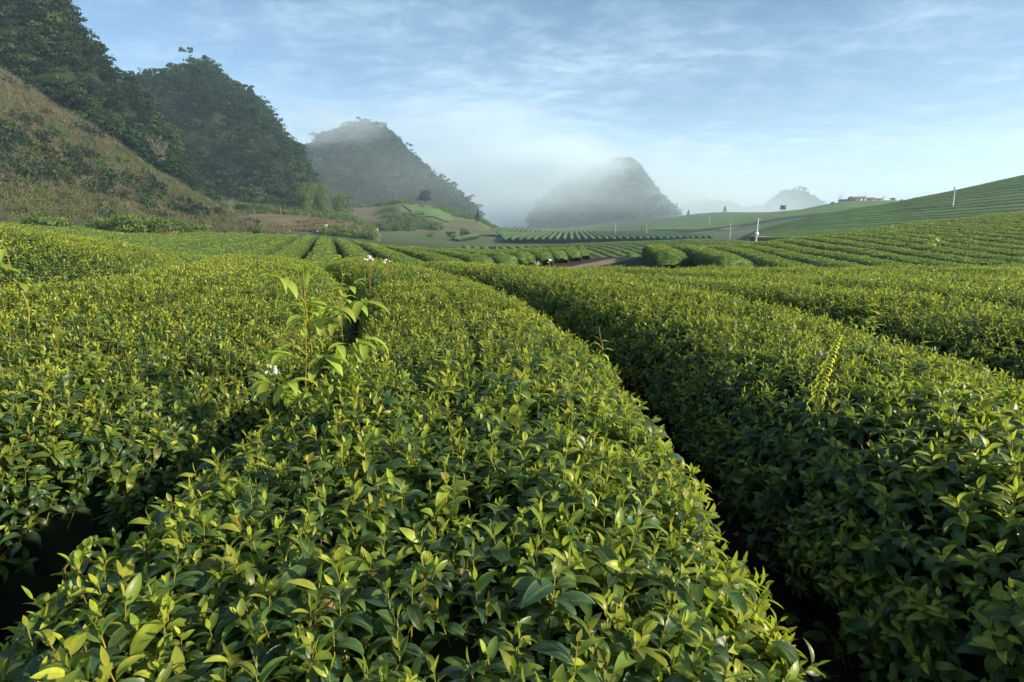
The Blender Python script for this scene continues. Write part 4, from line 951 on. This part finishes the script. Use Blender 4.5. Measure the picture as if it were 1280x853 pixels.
# ------------------------------------------------------------------ weeds in the near field
def leafpart(parent, base, az, L, W, p0, p1, age, mat=M_weed, name='leaf', seed=0, stalk=.0):
    V, F, ac = leaf_grid(L, W, p0, p1, .35, 7, 2); V = rotz(V, az)+np.array(base)
    A = np.stack([np.full(len(V), age), np.full(len(V), (seed*.317) % 1), ac], 1)
    return mesh_np(name, V, F, mat, parent, A, smooth=True)
def weed(px, py, Y, h, seed, label, nb=5, nl=24, L=(.08, .14), lean=(0, 0), wd=.22, agr=(.1, .9), droop=1.0, name='weed', base=None, group=None):
    r = np.random.default_rng(seed); x, y, z = at(px, py, Y); zg = float(H0(np.array([x]), np.array([Y]))[0]) if base is None else z-base
    top = z; o = empty(name, (x, Y, zg), label=label, cat='weed', group=group)
    Ht = top-zg; n = 10
    main = [np.array([lean[0]*t_**2+.015*math.sin(t_*9+seed), lean[1]*t_, Ht*t_]) for t_ in np.linspace(0, 1, n)]
    paths = [(main, np.linspace(.006, .002, n))]; pts = []
    lo = max(0.0, 1-h/Ht)
    for b_ in range(nb):
        t_ = lo+(1-lo)*(b_+.3)/nb*.8; k = min(n-2, int(t_*(n-1))); p = main[k]; a = r.uniform(0, 6.28); Lb = h*r.uniform(.22, .45)
        br = [p+np.array([math.cos(a)*Lb*u, math.sin(a)*Lb*u*.8, Lb*(1.0*u-.35*u*u)]) for u in np.linspace(0, 1, 6)]
        paths.append((br, np.linspace(.0035, .0015, 6))); pts += [(q, a) for q in br[2:]]
    pts += [(main[k], r.uniform(0, 6.28)) for k in range(int(lo*(n-1))+1, n)]
    V, F = tube(paths, 5); mesh_np('stem', V, F, M_shoot, o, smooth=True)
    for k in range(nl):
        p, a = pts[r.integers(len(pts))]; Lf = r.uniform(*L); p0 = r.uniform(-.2, .8); p1 = p0-r.uniform(.8, 1.6)*droop
        leafpart(o, p, a+r.normal(0, 1.3), Lf, Lf*wd, p0, p1, r.uniform(*agr), seed=k)
    return o, main, zg
weed(382, 335, 2.45, .56, 9, 'tall leafy weed with large drooping leaves rising from the left dark gap', nb=14, nl=99, L=(.09, .15), agr=(.35, 1.0), droop=1.25, wd=.17)
weed(373, 338, 2.95, .45, 7, 'thin browning weed stem with few leaves behind the tall leafy weed', nb=3, nl=8, L=(.06, .10), agr=(.6, 1))
weed(424, 322, 4.3, .42, 12, 'bright green broad leaved weed just behind the tall drooping one', nb=6, nl=34, L=(.08, .12), wd=.20, agr=(.5, 1))
weed(1096, 378, 4.4, .22, 15, 'bright yellow green weed on the second hedge right of the fern', nb=6, nl=26, L=(.05, .09), agr=(.8, 1), base=.30, droop=.5)
weed(1134, 452, 2.75, .14, 18, 'small pale green weed tuft on the crest right of the fern frond', nb=3, nl=12, L=(.05, .08), agr=(.7, 1), base=.22, droop=.5)
weed(752, 408, 3.45, .22, 21, 'dry yellowish weed spike in the right dark gap', nb=4, nl=9, L=(.04, .07), agr=(.9, 1), base=.45)
weed(1167, 294, 40, .9, 24, 'bright green weed standing on a row of the right hill', nb=6, nl=24, L=(.3, .55), wd=.3, agr=(.6, 1), base=1.3)
weed(1116, 283, 55, .8, 25, 'small bright weed near the crest of the right hill', nb=5, nl=20, L=(.3, .5), wd=.3, agr=(.6, 1), base=1.2)
weed(148, 292, 7.5, .12, 29, 'small pale shoot above the raised hedge at the left', nb=2, nl=8, L=(.05, .09), agr=(.7, 1), base=.3)
# tall tea shoots over the left hedge
weed(18, 300, 3.4, .30, 31, 'long leaning tea shoot with large leaves at the far left edge', nb=3, nl=22, L=(.07, .11), agr=(.0, .7), base=.5, lean=(-.1, 0), name='tea_shoot')
weed(1262, 470, 2.2, .12, 33, 'tall yellow green tea shoot at the right edge of the frame', nb=2, nl=10, L=(.05, .08), agr=(.4, .9), base=.3, name='tea_shoot')
# white flower heads
def flower(px, py, Y, seed, label, n=7, s_=.012, base=.4):
    x, y, z = at(px, py, Y); o = empty('wild_flower', (x, y, z-base), label=label, cat='flower'); r = np.random.default_rng(seed)
    paths = []
    for k in range(n):
        a = r.uniform(0, 6.28); d = r.uniform(0, s_*6); tip = np.array([math.cos(a)*d, math.sin(a)*d, base+r.uniform(-3, 2)*s_])
        paths.append(([np.zeros(3), tip*np.array([.2, .2, .6]), tip], np.array([.0025, .002, .001])*max(1, s_/.012)**.6))
        bm = bmesh.new(); bmesh.ops.create_icosphere(bm, subdivisions=2, radius=s_)
        for v in bm.verts: v.co *= r.uniform(.65, 1.25); 
        for v in bm.verts: v.co += Vector(tip)
        me = bpy.data.meshes.new('flower_head'); bm.to_mesh(me); bm.free(); me.materials.append(M_petal)
        h_ = bpy.data.objects.new('flower_head', me); sc.collection.objects.link(h_); h_.parent = o
    V, F = tube(paths, 4); mesh_np('stem', V, F, M_shoot, o)
flower(346, 460, 2.6, 1, 'fluffy white seed head beside the base of the tall leafy weed', n=6, s_=.009)
flower(461, 322, 7.0, 2, 'cluster of white wild flowers right of the broad leaved weed', n=12, s_=.011, base=.6)
flower(482, 326, 7.4, 3, 'few white wild flowers rightmost behind the middle hedge', n=7, s_=.010, base=.6)
flower(686, 326, 24, 4, 'pale flowering weed at the edge of the dirt path', n=14, s_=.022, base=1.0)
flower(672, 329, 24, 5, 'pale flowering weed left of the other one by the path', n=10, s_=.022, base=.9)
# fern frond
x, y, z = at(1018, 498, 2.2); fr = empty('fern_frond', (x, y, z-.12), label='upright yellow fern frond with curled leaflets on the hedge right of the wide gap', cat='fern')
T_ = np.linspace(0, 1, 30); fp = [np.array([.075*t_**1.7, 0, .12+(.262*t_-.02*t_**6) if False else .40*t_-.02*t_**8]) for t_ in T_]
V, F = tube([(fp, np.linspace(.0045, .002, 30))], 6); mesh_np('stem', V, F, M_fern, fr, smooth=True)
for k in range(8, 30):
    for s_ in (-1, 1):
        q = (k-8)/21; L = .036*(1-q)**.7+.008; L *= .8+.45*math.sin(k*2.3+s_)**2; V, F, ac = leaf_grid(L, .0085, .35+.3*math.sin(k*1.7), -1.7, .2, 4, 2); V = rotz(V, 0 if s_ > 0 else math.pi)+fp[k]
        mesh_np('leaflet', V, F, M_fern, fr, np.stack([np.full(len(V), q), np.full(len(V), .5), ac], 1), smooth=True)
# nodding weed at the lower left
x, y, z = at(70, 725, 1.18); nw = empty('nodding_weed', (x, y, z-.25), label='drooping weed with small green bud clusters in the lower left gap', cat='weed')
pth = [np.array([.10*math.sin(t_*2.6), 0, .25+.11*math.sin(t_*2.9)]) if t_ > 0 else np.zeros(3) for t_ in np.linspace(0, 1, 12)]
V, F = tube([(pth, np.linspace(.0035, .002, 12))], 6); mesh_np('stem', V, F, M_shoot, nw, smooth=True)
r = np.random.default_rng(3)
for k in range(16):
    p = pth[3+r.integers(9)]; leafpart(nw, p, r.uniform(0, 6.28), r.uniform(.018, .034), .007, -.2, -1.5, r.uniform(.1, .6), name='bud', seed=k)
# low round-leaved weed on the floor of the wide gap
for k, (px, py) in enumerate(((1035, 800), (1062, 838), (1000, 760))):
    x, y, z = at(px, py, 1.62+.14*(2-k)); z = float(H0(np.array([x]), np.array([y]))[0]); gw = empty('clover', (x, y, z), label=('clover patch on the dark soil of the wide right gap, middle one', 'clover patch on the dark soil of the wide right gap, nearest one', 'clover patch on the dark soil of the wide right gap, farthest one')[k], cat='clover')
    r = np.random.default_rng(k); st = []
    for q in range(9):
        bx_, by_ = r.normal(0, .07, 2); hh = r.uniform(.05, .12); st.append(([np.array([bx_*.3, by_*.3, 0]), np.array([bx_*.8, by_*.8, hh*.7]), np.array([bx_, by_, hh])], .0015))
        for c in range(3): leafpart(gw, (bx_, by_, hh), c*2.1+q, .036, .017, .2, -.3, .1, name='leaflet', seed=q)
    V, F = tube(st, 4); mesh_np('stem', V, F, M_shoot, gw)
# a few dead leaves caught on the hedges
for k, (px, py) in enumerate(((398, 758), (578, 722))):
    lab = ('curled dead leaf caught on the middle hedge, left of its centre', 'curled dead leaf lowest but one on the middle hedge, right of its centre', 'curled dead leaf at the bottom edge of the frame', 'curled dead leaf by the lower left gap', 'curled dead leaf on the left part of the middle hedge')[k]
    for Yt in np.arange(.7, 2.5, .02):
        x, y, z = at(px, py, Yt)
        if z < float(H0(np.array([x]), np.array([Yt]))[0])+.90: break
    V, F, ac = leaf_grid(.036, .009, .4, -1.2, .8, 5, 2)
    o = mesh_np('dead_leaf', rotz(V, k*1.3), F, M_deadleaf, None, None, True, (x, y, z)); tag(o, lab, 'leaf')
print('objects', len(bpy.data.objects))
